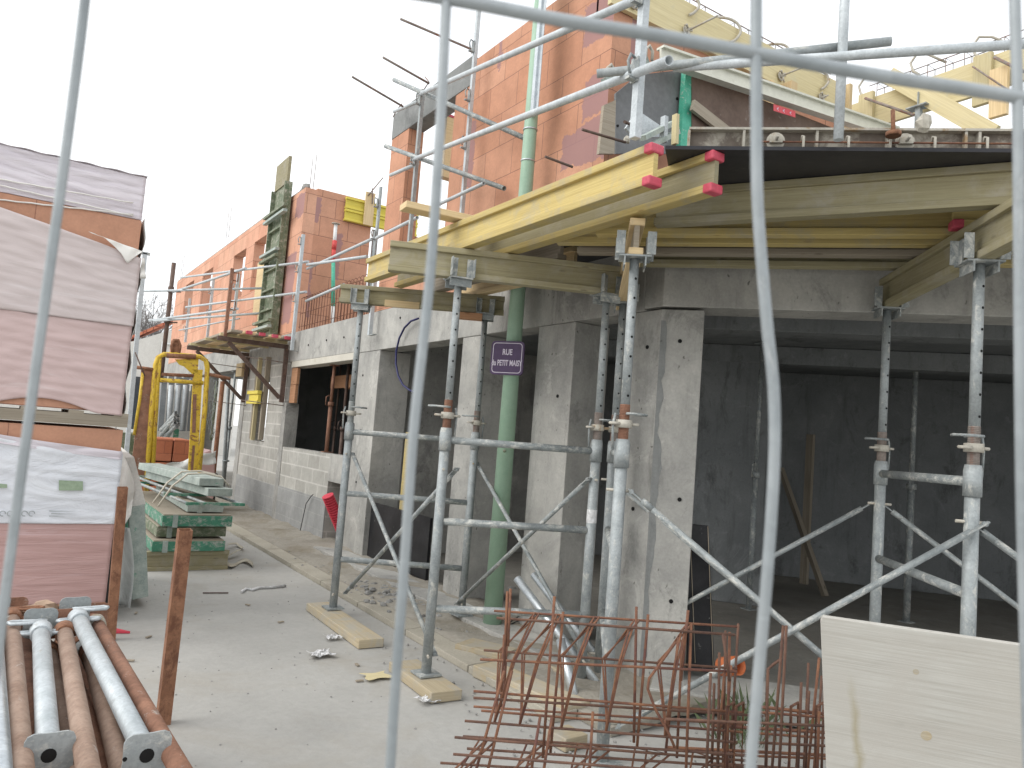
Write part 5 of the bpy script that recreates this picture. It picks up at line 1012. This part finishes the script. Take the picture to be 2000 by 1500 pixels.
m=MB(); m.box(oy(418,900,YB).x,oy(428,900,YB).x,YB,YB+.4,0,oy(420,925,YB).z); one(m,'rubber_mat','black_cable','black bundle on the ground beside the pinkish wrapped pack','bundle')
rr=random.Random(4)
for i in range(9):
    a=oy(312+rr.random()*14,838+rr.random()*22,16.2); b=oy(340+rr.random()*10,806+i*3.2,15.2); m=MB(); m.pipe(a,b,.035,.004,12); one(m,'steel_tube','galva_dirty','grey steel tube in the loose bundle seen through the yellow fork','steel tube','bundle of tubes seen through the yellow fork')
m=MB(); m.box(oy(338,850,15.9).x,oy(348,850,15.9).x,15.85,15.9,0,oy(343,838,15.9).z); m.box(oy(300,860,15.9).x,oy(365,860,15.9).x,15.85,15.9,oy(340,856,15.9).z-.06,oy(340,856,15.9).z); one(m,'stillage','green_paint','green stillage under the loose bundle of tubes','stillage')
for i in range(5):
    xa,xb=316+i*14.5,327+i*14.5; Yq=17.5
    m=MB(); m.prism([oy(xa,745+2*i,Yq),oy(xb,745+2*i,Yq),oy(xb-8,842,Yq),oy(xa-8,842,Yq)],(0,.06,0)); m.prism([oy(xa,735,Yq-.01),oy(xb-1,735,Yq-.01),oy(xb-1,748,Yq-.01),oy(xa,748,Yq-.01)],(0,.1,0)); one(m,'hoarding_sheet','grey_sheet' ,'dark grey panel in the row standing beyond the yellow fork','panel','row of dark panels beyond the yellow fork')
for i in range(3):
    m=MB(); m.tube(oy(334+i*14,752,17.2),oy(329+i*13,840+0*i,17.2),.045,n=10); one(m,'steel_tube','galva_white','white upright tube between the dark panels beyond the yellow fork','steel tube','white upright tubes beyond the yellow fork')
m=MB(); m.box(oy(296,850,18).x,oy(372,850,18).x,18,18.3,0,oy(330,760,18).z); one(m,'skip','wall_render','pale container behind the row of dark panels','container')
# posts and props in front of the far bay
m=MB(); a=oy(435,745,14.3);b=oy(420,925,14.3); m.tube(V((b.x-.02,14.3,0)),a,.04,n=10); one(m,'steel_post','rust','orange rusty post leaning before the far dark bay','steel post')
m=MB(); a=oy(447,742,15.8);b=oy(437,950,15.8); m.tube(V((b.x,15.8,0)),a,.035,n=10); m.disc(oy(441,900,15.8),(0,0,1),.07,.03); one(m,'steel_prop','galva','grey prop leaning in the far dark bay','prop')
m=MB(); a=oy(424,745,15);b=oy(412,860,15); m.tube(b,a,.03,n=10); one(m,'steel_tube','green_dark','dark tube hanging behind the chain','steel tube')
# pale fence post behind the packs
g=oy(283,495,10.5); q=empty('fence_post',(g.x-.1,10.5,0),'pale green-grey fence upright behind the wrapped packs','fence post'); m=MB(); m.beam(oy(245,905,10.5)*1.0,g,.05,.05,upv=(0,1,0)); m.build('upright','galva_white',q); m=MB(); m.beam(g-V((.06,0,0)),g+V((.06,0,0)),.05,.03); m.build('cap','galva_dirty',q)
m=MB(); m.tube(oy(264,688,10.4),oy(283,735,10.4),.008); one(m,'wire','dark_steel','thin bent wire in front of the white house','wire')
m=MB(); m.box(oy(230,900,12).x,oy(262,900,12).x,12.0,12.3,oy(240,890,12).z-.4,oy(240,845,12).z); 
one(m,'crate','green_dark','low dark green crate behind the packs','crate')
# ================================================================== timber pads and things on the ground
GP2='timber sole pads on the ground'
def pad(label,a,b,w_=.2,h=.065,mat='wood_pad'):
    a=V(a);b=V(b); a.z=b.z=h/2+.004; return plank(label,a,b,w_,h,mat,'timber_pad','timber pad',GP2,.006)
def g2(x,y): p=oz(x,y,.03); return p
pad('timber pad under the far left shoring leg',V((2.42,6.58,0)),V((2.40,5.33,0)),.2)
pad('timber pad under the front leg of the middle shoring frame',V((2.40,4.78,0)),V((2.38,4.12,0)),.21)
p=g2(940,1272); pad('short thick timber pad beside the base of the green lamp post',g2(905,1268),g2(995,1290),.24,.09)
pad('long timber pad behind the rusty rebar cage',g2(945,1310),g2(1130,1392),.2,.08)
pad('timber pad behind the leaning galvanised pipes',g2(1085,1300),g2(1150,1345),.22,.07)
pad('timber offcut on the dirt inside the rebar cage',g2(1085,1450),g2(1128,1440),.16,.07)
pad('timber pad at the foot of the corner column',g2(1205,1365),g2(1330,1380),.14,.06,'wood_old')
# rubble (nobody could count it)
rr=random.Random(21); m=MB()
for i in range(700):
    x=rr.gauss(3.32,.17); y=rr.choice((rr.uniform(5.2,7.6),rr.uniform(6.2,7.4),rr.uniform(7,10.5))); s=rr.uniform(.008,.035)*(1.3 if 5.8<y<7.4 else .6)
    m.lump((x,y,.05+s*.3),s,s*rr.uniform(.7,1.3),s*.7,i,5,.4)
for i in range(520):
    y=rr.uniform(3.5,16); s=rr.uniform(.007,.03); m.lump((rr.gauss(3.62,.05),y,.045),s,s,s*.7,i+900,5,.4)
for i in range(380):
    x=rr.uniform(2.3,4.2); y=rr.uniform(2.2,5.5); s=rr.uniform(.004,.016); m.lump((x,y,.01 if x<2.9 else .035),s,s*1.2,s*.6,i+1900,5,.4)
for i in range(500):
    x=rr.uniform(-.6,2.9); y=rr.uniform(2.6,12); s=rr.uniform(.003,.009); m.lump((x,y,.002),s,s*1.3,s*.6,i+2900,5,.4)
tag(m.build('rubble','rubble_grey'),'grey concrete crumbs and gravel scattered along the facade','rubble',kind='stuff')
for i,(x,y,s,lb) in enumerate(((750,1082,.09,'largest concrete lump at the foot of the first street bay'),(803,1168,.07,'concrete lump beside the second column foot'),(1000,1150,.045,'small concrete lump by the third column'),(640,1080,.07,'concrete lump at the corner of the low opening'),(905,1150,.06,'flat concrete lump behind the lamp post'),(1480,1110,.07,'concrete lump on the step of the dark room'))):
    p=oz(x,y,.06); m=MB(); m.lump((p.x,p.y,.05+s*.3),s*1.4,s,s*.6,i+40,8,.35); one(m,'concrete_lump','rubble_grey',lb,'concrete lump','concrete lumps')
# scraps
for (x,y,s,lb) in ((650,1250,.055,'crumpled silver foil beside the first timber pad'),(627,1283,.075,'larger crumpled silver foil on the lane'),(835,1373,.06,'folded silver foil in front of the second timber pad'),(735,1325,.08,'flat pale wood chip on the lane')):
    p=oz(x,y,.0); sd_=random.Random(x); H=[[sd_.uniform(0,.03) for _ in range(8)] for _ in range(8)]
    m=MB(); m.sheet(lambda u,v:(p.x+(u-.5)*s*2*(1+.2*math.sin(v*7)),p.y+(v-.5)*s*1.6*(1+.2*math.cos(u*6)),.012+(H[int(u*7)][int(v*7)] if 'foil' in lb else .008)),7,6,.002,False)
    one(m,'foil_scrap' if 'foil' in lb else 'wood_chip','foil' if 'foil' in lb else 'wood_pale',lb,'scrap')
m=MB(); m.path([oz(x,y,.015) for x,y in ((472,1156),(480,1150),(492,1152),(505,1148),(530,1147),(558,1144))],.014,6); one(m,'plastic_strip','foil','twisted white plastic strip lying on the lane','strip')
m=MB(); m.tube(oz(396,1158,.01),oz(446,1158,.01),.006); one(m,'steel_rod','dark_steel','short dark rod lying on the lane','rod')
for i,(x,y) in enumerate(((695,1330),(265,1198),(262,1290),(295,1242),(480,1180),(543,1215),(700,1300))):
    p=oz(x,y,.01); m=MB(); a=i*1.3; m.beam(p,p+V((math.cos(a)*.05,math.sin(a)*.05,0)),.018,.008); one(m,'wood_splinter','wood_old','small wood splinter lying on the lane','splinter','splinters on the lane')
# cable and dry weeds at the lamp post foot
m=MB(); 
for k in range(4): m.path([(LX+.05,LY-.05,.06),(LX+.2+.05*k,LY-.15,.2-.03*k),(LX+.32,LY-.3-.05*k,.1),(LX+.25+.06*k,LY-.55,.02)],.006,5)
one(m,'cable','black_cable','loose black cables at the foot of the green lamp post','cable')
rr=random.Random(5); m=MB()
for i in range(260):
    a=rr.uniform(0,6.28); r_=.08+abs(rr.gauss(0,.1)); x=LX+r_*math.cos(a); y=LY+r_*math.sin(a)-.05; h=rr.uniform(.02,.09); dx,dy=rr.uniform(-.05,.05),rr.uniform(-.05,.05)
    m.q([(x,y,.03),(x+.006,y,.03),(x+dx,y+dy,.03+h)])
tag(m.build('weeds','rag'),'dry weeds round the foot of the green lamp post','weeds',kind='stuff')
m=MB(); gp0=oz(1455,1440,0)
for i in range(90):
    x=gp0.x+rr.gauss(0,.12); y=gp0.y+rr.gauss(0,.09); h=rr.uniform(.08,.3); dx,dy=rr.gauss(0,.08),rr.gauss(0,.08)
    m.q([(x,y,0),(x+.006,y,0),(x+dx*.5+.003,y+dy*.5,h*.7)]); m.q([(x,y,0),(x+dx*.5+.003,y+dy*.5,h*.7),(x+dx,y+dy,h)])
tag(m.build('grass_tuft','leaf_grass'),'green grass tuft behind the rebar cages','grass',kind='stuff')
# leaning galvanised pipes and small steel frame
GG='galvanised pipes leaning at the third column'
for (x0,y0,x1,y1,za_,lb) in ((1010,1130,1165,1335,.68,'left galvanised pipe leaning by the third column'),(1042,1122,1180,1300,.68,'right galvanised pipe leaning by the third column')):
    b=oz(x1,y1,.06); a=od(x0,y0,(b-CAM).dot(fw)+.55); m=MB(); m.pipe(a,b,.03,.004); one(m,'steel_pipe','galva_clean',lb,'pipe',GG)
b=oz(1125,1375,.03); q=empty('prop_foot',b,'galvanised splayed steel foot behind the rebar cage','prop foot'); m=MB(); m.tube(b,b+V((.04,.25,.32)),.03); m.build('tube','galva_clean',q); m=MB(); m.prism([b+V((-.1,-.06,0)),b+V((.1,-.1,0)),b+V((.12,.06,0)),b+V((-.05,.12,0))],(0,0,.012)); m.build('plate','galva_clean',q)
c=oz(1030,1215,.05); q=empty('steel_stand',c,'small galvanised stand with two tubes behind the lamp post','stand'); m=MB(); m.tube(c,c+V((.02,.12,.38)),.03); m.build('tube','galva_clean',q); MB().tube(c+V((.2,-.06,.0)),c+V((.2,.06,.4)),.03).build('tube','galva_clean',q); m=MB(); m.beam(c+V((-.05,0,-.01)),c+V((.1,-.03,-.01)),.1,.02); m.build('plate','galva_clean',q)
# black ribbed formwork panel leaning in the right bay
r=empty('plywood_sheet',oz(1375,1320,.12),'narrow black ribbed panel leaning beside the corner column','plywood sheet'); D0=(oz(1375,1325,.12)-CAM).dot(fw)
tl,tr,br_,bl=od(1347,1024,D0+.1),od(1384,1028,D0+.1),od(1396,1318,D0),od(1342,1305,D0); m=MB(); m.prism([tl,tr,br_,bl],fw*.03); m.build('panel','black_ply_used',r)
MB().tube(tl-fw*.004,bl*.85+tl*.15+(bl-tl)*.1-fw*.004+ (br_-bl)*.28,.003,n=6).build('edge_strip','wood_old',r); MB().tube(tr-fw*.004+(tl-tr)*.05,br_-fw*.004+(bl-br_)*.05,.003,n=6).build('edge_strip','wood_old',r)
# orange plastic piece
c=oz(1445,1365,.1); D1=(c-CAM).dot(fw)-.3; q=empty('pipe_cap',od(1428,1300,3.9),'bright orange plastic pipe end behind the rebar cage','pipe end'); m=MB(); m.pipe(od(1410,1302,4.0),od(1443,1300,3.9),.048,.006); m.build('pipe','orange_plastic',q)
# ================================================================== rebar cages in the foreground
GC='rusty rebar cages stacked in the foreground'
def lerp(a,b,t): return a*(1-t)+b*t
rb=random.Random(8)
def cagepx(label,bars,ts,loops,D_,mat='rebar_rust',r0=.0052,extra=()):
    c=od(1180,1350,3.1); rr_=empty('rebar_cage',(c.x,c.y,0),label,'rebar cage',GC)
    L3=[]
    for (x0,y0,x1,y1,Da,Db) in bars:
        a,b=od(x0,y0,Da),od(x1,y1,Db); L3.append((a,b)); MB().tube(a,b,r0,n=8).build('longitudinal_bar',rb.choice((mat,'rebar_dark','rebar_dark')),rr_)
    for (t,dt,idx) in loops:
        pts=[lerp(*L3[i],t+dt*k) for k,i in enumerate(idx)]; m=MB(); m.path(pts,r0*.85,6,closed=True); m.build('stirrup',mat,rr_)
    for (x0,y0,x1,y1,Da,Db) in extra: MB().tube(od(x0,y0,Da),od(x1,y1,Db),r0*1.05,n=8).build('bar',mat,rr_)
    return rr_
bars=[(965,1193,1440,1224,3.3,3.2),(970,1207,1436,1240,2.95,2.85),(945,1270,1440,1306,3.3,3.2),(938,1288,1440,1312,2.95,2.85),(925,1380,1450,1415,3.3,3.2),(908,1408,1440,1450,2.95,2.85),(925,1350,1450,1392,2.95,2.88),(940,1388,1450,1430,3.1,3.0)]
loops=[]
for t in (.17,.265,.42,.585,.8): 
    loops.append((t,-.02,(0,1,3,5,4,2))); loops.append((t+.02,-.026,(0,1,3,5,4,2)))
ext_=[(991,1155,985,1300,2.92,2.9),(997,1150,992,1262,2.92,2.9),(1083,1165,1060,1480,2.9,2.85),(1100,1195,1075,1470,3.0,2.95),(1243,1185,1238,1450,3.0,2.95),(1266,1200,1244,1462,3.0,2.95),(1344,1192,1330,1330,2.9,2.88),(1350,1218,1340,1500,2.9,2.85),(985,1240,978,1380,3.0,3.0),(990,1250,984,1365,3.1,3.1),(1325,1245,1300,1470,3.1,3.05),(1332,1250,1322,1480,3.1,3.05)]
cagepx('upper rusty rebar cage with tall stirrups in the foreground',bars,None,loops,3.,extra=ext_)
rb=random.Random(8)
bars=[]
for (x0,y0) in ((888,1440),(905,1438),(912,1462),(885,1473),(860,1490),(925,1363),(870,1508),(900,1520),(850,1540),(880,1556)):
    bars.append((x0,y0,1480+rb.uniform(-20,60),y0+rb.uniform(34,48),rb.uniform(2.75,3.2),rb.uniform(2.7,3.1)))
loops=[(t,-.03,(0,1,6,8,9,7)) for t in (.1,.13,.28,.31,.46,.5,.66,.7,.85)]
ext_=[(985,1310,928,1510,2.9,2.8),(1000,1310,950,1515,2.9,2.8),(1055,1400,1035,1520,2.85,2.8),(1078,1400,1058,1530,2.85,2.8),(1158,1390,1150,1530,2.9,2.85)]
cagepx('lower rusty rebar cage under the upper one, ends pointing left',bars,None,loops,3.,extra=ext_)
m=MB(); m.path([od(x,y,2.85) for x,y in ((1320,1254),(1290,1295),(1268,1325),(1265,1345),(1280,1385),(1305,1430),(1318,1460))],.0055,6); one(m,'rebar','rebar_rust','single bent rusty bar across the rebar cages','rebar')
# third cage / bar bundle at the right, in front of the plywood
c=od(1500,1400,3.1); q=empty('rebar_cage',(c.x,c.y,0),'tangle of upright rusty bars and stirrups left of the plywood sheet','rebar cage',GC)
for (x0,y0,x1,y1) in ((1530,1222,1508,1500),(1536,1222,1522,1500),(1500,1305,1495,1520),(1579,1295,1570,1500),(1600,1285,1578,1500),(1565,1333,1558,1520),(1580,1350,1572,1520),(1605,1320,1592,1520),(1442,1218,1425,1500),(1425,1235,1420,1500),(1417,1232,1412,1490),(1405,1275,1402,1510),(1388,1315,1380,1500),(1395,1335,1390,1500),(1415,1310,1400,1500),(1428,1300,1412,1500),(1412,1240,1425,1330),(1500,1380,1496,1520),(1545,1400,1540,1520),(1600,1390,1596,1520),(1610,1340,1604,1520)):
    Dd=rb.uniform(2.75,3.3); MB().tube(od(x0,y0,Dd),od(x1,y1,Dd),.0054,n=8).build('upright_bar',rb.choice(('rebar_rust','rebar_dark','rebar_dark')),q)
MB().path([od(x,y,3.1) for x,y in ((1496,1400),(1500,1307),(1510,1298),(1527,1286))],.0062,6).build('upright_bar',rb.choice(('rebar_rust','rebar_dark','rebar_dark')),q)
for k in range(13):
    y=1378+k*14+rb.uniform(-4,4); Dd=rb.uniform(2.75,3.3); x0=rb.choice((1300,1340,1470,1390,1480)) if k>1 else 1485
    MB().tube(od(x0,y,Dd),od(1640,y+rb.uniform(8,18),Dd),.0054 if k%3 else .007,n=8).build('level_bar',rb.choice(('rebar_rust','rebar_dark')),q)
for x in (1420,1438,1545,1595): MB().path([od(x+a,y,D_) for a,y,D_ in ((0,1380,2.8),(14,1372,3.2),(10,1510,3.2),(-6,1520,2.8))],.0055,6,closed=True).build('stirrup','rebar_rust',q)
# ================================================================== plywood sheet
D2=2.35; tl=od(1602,1204,D2); bl=od(1630,1915,D2+.1); tr=od(2330,1309,D2-.35); brr=bl+(tr-tl); nrm=(tr-tl).cross(bl-tl).normalized()
if nrm.dot(fw)<0: nrm=-nrm
r=empty('plywood_sheet',(bl+brr)/2,'large pale weathered plywood sheet standing in the right foreground','plywood sheet'); 
f_=(tl-bl)*.012; s_=(tr-tl)*.008
m=MB(); m.prism([bl,brr,tr,tl+s_,tl-f_],nrm*.018); m.build('board','ply_face',r,bevel=.0015)
m=MB()
for (x,y,rad) in ((1789,1312,.0085),(1809,1437,.015)):
    p=od(x,y,1.); d=p-CAM; t=(tl-CAM).dot(nrm)/d.dot(nrm); MB().disc(CAM+d*t,nrm,rad,.0012,18).build('plug','wood_pad',r)
def onp(x,y): d=od(x,y,1.)-CAM; return CAM+d*((tl-CAM).dot(nrm)/d.dot(nrm))
nf=-nrm; tt=V((0,0,1)).cross(nf).normalized(); a=onp(1665,1350); b=onp(1678,1520); ua,va,ub,vb=a.dot(tt),a.z,b.dot(tt),b.z
mm=MATS['ply_face'].copy(); MATS['birch_ply_stained']=mm; nt=mm.node_tree; bs=nt.nodes['Principled BSDF']; src=bs.inputs['Base Color'].links[0].from_socket
t_=nd(nt,'ShaderNodeTexCoord'); sp_=nd(nt,'ShaderNodeSeparateXYZ'); nt.links.new(t_.outputs['UV'],sp_.inputs[0])
def mth(op,x,y=None):
    n=nd(nt,'ShaderNodeMath',operation=op)
    for i,v in enumerate((x,y)):
        if v is None: continue
        if isinstance(v,(int,float)): n.inputs[i].default_value=v
        else: nt.links.new(v,n.inputs[i])
    return n.outputs[0]
nzz=noise(nt,t_.outputs['UV'],9,5); cu_=mth('ADD',mth('MULTIPLY',mth('SUBTRACT',sp_.outputs[1],va),(ub-ua)/(vb-va)),ua)
du=mth('ABSOLUTE',mth('ADD',mth('SUBTRACT',sp_.outputs[0],cu_),mth('MULTIPLY',mth('SUBTRACT',nzz,.5),.05)))
f1=mth('SUBTRACT',1.,mth('MULTIPLY',du,60.)); f1=mth('MAXIMUM',f1,0); f2=mth('MINIMUM',mth('MAXIMUM',mth('MULTIPLY',mth('SUBTRACT',va+.06,sp_.outputs[1]),7.),0),1)
nt.links.new(mixc(nt,mth('MULTIPLY',mth('MULTIPLY',f1,f2),.75),src,(.33,.29,.19)),bs.inputs['Base Color'])
for o_ in r.children:
    if o_.name.startswith('board'): o_.data.materials[0]=mm
# ================================================================== pile of props in a steel crate at the left
GQ='pile of adjustable steel props at the lower left'
def plate(m,c,ax,side,s=.058):
    ax=V(ax).normalized(); a=V(side).normalized(); a=(a-ax*a.dot(ax)).normalized(); b=ax.cross(a); pts=[]
    for k in range(32):
        t=2*PI*k/32; rad=s*(1.0+.28*abs(math.cos(2*t))**3); pts.append(c+a*(rad*math.cos(t+PI/4))+b*(rad*math.sin(t+PI/4)))
    m.prism(pts,ax*.006)
def lprop(label,xf,yf,xn,yn,z,zn=None,mat='rust_tube',r0=.028,near=False,ring=True,nut='clamp_cast',beyond=.0,grp=GQ,head=True):
    zn=z if zn is None else zn; A=oz(xf,yf,z); Bn=oz(xn,yn,zn); d=(Bn-A).normalized(); Bn=Bn+d*beyond; q=empty('steel_prop',(A+Bn)/2-V((0,0,.0)),label,'prop',grp)
    MB().tube(A+d*.1,Bn,r0,n=20).build('outer_tube',mat,q); MB().tube(A-d*.03,A+d*.1,r0*.78,n=16).build('inner_tube',mat,q)
    s=d.cross(V((0,0,1))).normalized(); u=s.cross(d)
    m=MB(); c=A+d*.1; m.tube(c-d*.035,c+d*.035,r0*1.35,r0*1.22,n=16)
    if ring:
        for g in (1,-1): m.path([c+s*g*r0*1.1+d*.015,c+s*g*r0*2.3+d*.012,c+s*g*r0*2.6,c+s*g*r0*2.3-d*.012,c+s*g*r0*1.1-d*.015],.008,6)
    m.build('collar',nut,q)
    if ring:
        m=MB(); c2=A+d*.055+u*.03; g=1 if ring>0 else -1; m.path([c2,c2+s*g*.05+d*.012,c2+s*g*.105+d*.01,c2+s*g*.115-d*.01,c2+s*g*.1-d*.025,c2+s*g*.04-d*.02,c2-s*g*.02-d*.015],.0075,6); m.build('ring_handle',nut,q)
    m=MB()
    if head: plate(m,A-d*.035,-d,s,.06); m.build('head_plate',('galva' if 'galva' in mat else 'rust_brown'),q)
    if near:
        m=MB(); plate(m,Bn,d,s,.06); m.build('foot_plate','galva',q); MB().disc(Bn+d*.0065,d,.019,.002,16).build('plate_hole','black_hole',q); MB().disc(Bn+d*.0065+s*.055+u*.0,d,.006,.002).build('plate_hole','black_hole',q)
    return q
lprop('pale grey prop at the centre of the pile with its foot plate facing out',79,1222,95,1474,.70,.66,'galva_pale',.031,near=True,ring=1,nut='galva_white')
lprop('pale grey prop at the right of the pile with its foot plate facing out',148,1198,286,1474,.72,.67,'galva_pale',.030,near=True,ring=-1,nut='galva_white')
lprop('brown rusty prop left of the pale central one, whitewashed near its foot',22,1198,42,1505,.69,.66,'rust_tube',.03,beyond=.25,ring=-1,nut='rust')
lprop('reddish prop with white scratches between the two pale ones',124,1222,172,1500,.69,.67,'rust_tube',.029,beyond=.25,ring=0,nut='rust')
lprop('outermost brown prop at the right edge of the pile',183,1208,350,1500,.68,.66,'rust_brown',.027,beyond=.15,ring=0,nut='clamp_cast')
lprop('brown prop low between the central and scratched props',92,1262,148,1500,.62,.6,'rust_tube',.029,beyond=.2,ring=0,nut='rust',head=False)
lprop('brown prop low at the left under the pile',40,1215,82,1500,.62,.6,'rust_brown',.028,beyond=.2,ring=0,nut='rust')
lprop('reddish prop low at the right of the pile',172,1262,236,1500,.62,.61,'rust_tube',.029,beyond=.2,ring=0,nut='rust',head=False)
lprop('dark brown prop deep in the middle of the pile',118,1255,205,1500,.56,.55,'rust_brown',.028,beyond=.2,ring=0,nut='rust',head=False)
lprop('pale blue-grey prop cut by the left edge of the photo',-14,1195,-2,1500,.71,.68,'galva_clean',.03,beyond=.2,ring=1)
lprop('rusty prop deep at the left of the pile',60,1240,20,1500,.55,.54,'rust_brown',.028,beyond=.2,ring=0,nut='rust')
lprop('rusty prop deep at the right of the pile',200,1262,300,1500,.55,.54,'rust_brown',.028,beyond=.2,ring=0,nut='rust',head=False)
lprop('whitewashed thin prop glimpsed between the scratched and right pale props',150,1245,262,1500,.575,.57,'galva_dirty',.02,beyond=.2,ring=0,nut='rust',head=False)
# crate
q=empty('steel_crate',(.05,2.6,0),'low brown steel crate holding the pile of props','crate'); k0=[oz(-60,1262,.5),oz(205,1262,.5),oz(352,1500,.5),oz(-60,1500,.5)]
k0[2]=k0[1]+(k0[2]-k0[1])*1.25; k0[3]=k0[0]+(k0[3]-k0[0])*1.25
m=MB(); m.prism([V((p.x,p.y,.48)) for p in k0],(0,0,.012)); m.build('floor_plate','rust_brown',q)
m=MB()
for p in k0: MB().tube((p.x,p.y,.0),(p.x,p.y,.52),.025).build('leg','rust_brown',q)
m=MB()
for i in range(4): MB().tube(V((k0[i].x,k0[i].y,.47)),V((k0[(i+1)%4].x,k0[(i+1)%4].y,.47)),.02).build('rail','rust_brown',q)
m=MB(); a=oz(215,1512,.6); b=oz(262,1478,.6); m.prism([a,b,b+V((0,.01,-.06)),a+V((0,.01,-.06))],(0,.006,0)); m.build('lip','rust',q)
for (x,y,lb,s) in ((90,1185,'dusty cardboard scrap behind the prop heads at the left',.07),(62,1190,'brown clay tile shard behind the prop heads',.06),(172,1188,'pale mortar-crusted plate behind the right pale prop',.06)):
    p=oz(x,y,.7); m=MB(); m.lump(p,s,s,s*.5,x,7,.4); one(m,'scrap','cardboard',lb,'scrap')
# ================================================================== mesh fence close to the camera
FD=.42; q=empty('mesh_fence',(.25,.35,.2),'galvanised wire mesh site fence right in front of the viewer','fence')
def fpt(x,y,D=FD): return od(x,y,D)
def wire(pts,r,name='wire'): 
    P=[fpt(*p) for p in pts]; Q=[]
    for i in range(len(P)-1):
        a=P[max(i-1,0)];b=P[i];c_=P[i+1];d_=P[min(i+2,len(P)-1)]
        for k in range(6): f=k/6; Q.append(.5*((2*b)+(c_-a)*f+(2*a-5*b+4*c_-d_)*f*f+(3*b-a-3*c_+d_)*f**3))
    Q.append(P[-1]); m=MB(); m.path(Q,r,12); return m.build(name,'wire_zinc',q)
wire([(-700,-420),(-100,-180),(500,-62),(870,-4),(1100,40),(1300,72),(1480,105),(1700,145),(1990,190),(2400,262),(2900,350)],.0036,'horizontal_wire')
wire([(190,-260),(166,0),(128,300),(92,560),(48,880),(5,1200),(-40,1560),(-90,1960)],.0026)
wire([(886,-280),(872,0),(858,280),(838,560),(808,840),(790,1100),(775,1300),(762,1500),(745,1800)],.0028)
wire([(1478,-250),(1477,0),(1477,210),(1480,400),(1497,620),(1511,760),(1512,900),(1500,1100),(1483,1300),(1466,1500),(1445,1800)],.0032)
wire([(1978,-250),(1982,0),(1988,200),(1990,420),(1992,700),(1996,1000),(2004,1300),(2012,1600)],.0029)
wire([(-700,1700),(200,1780),(1100,1850),(2000,1960),(2900,2080)],.0036,'horizontal_wire')
wire([(-420,-330),(-470,400),(-540,1200),(-580,1900)],.0026); wire([(2480,-200),(2500,600),(2520,1300),(2560,2050)],.0026)
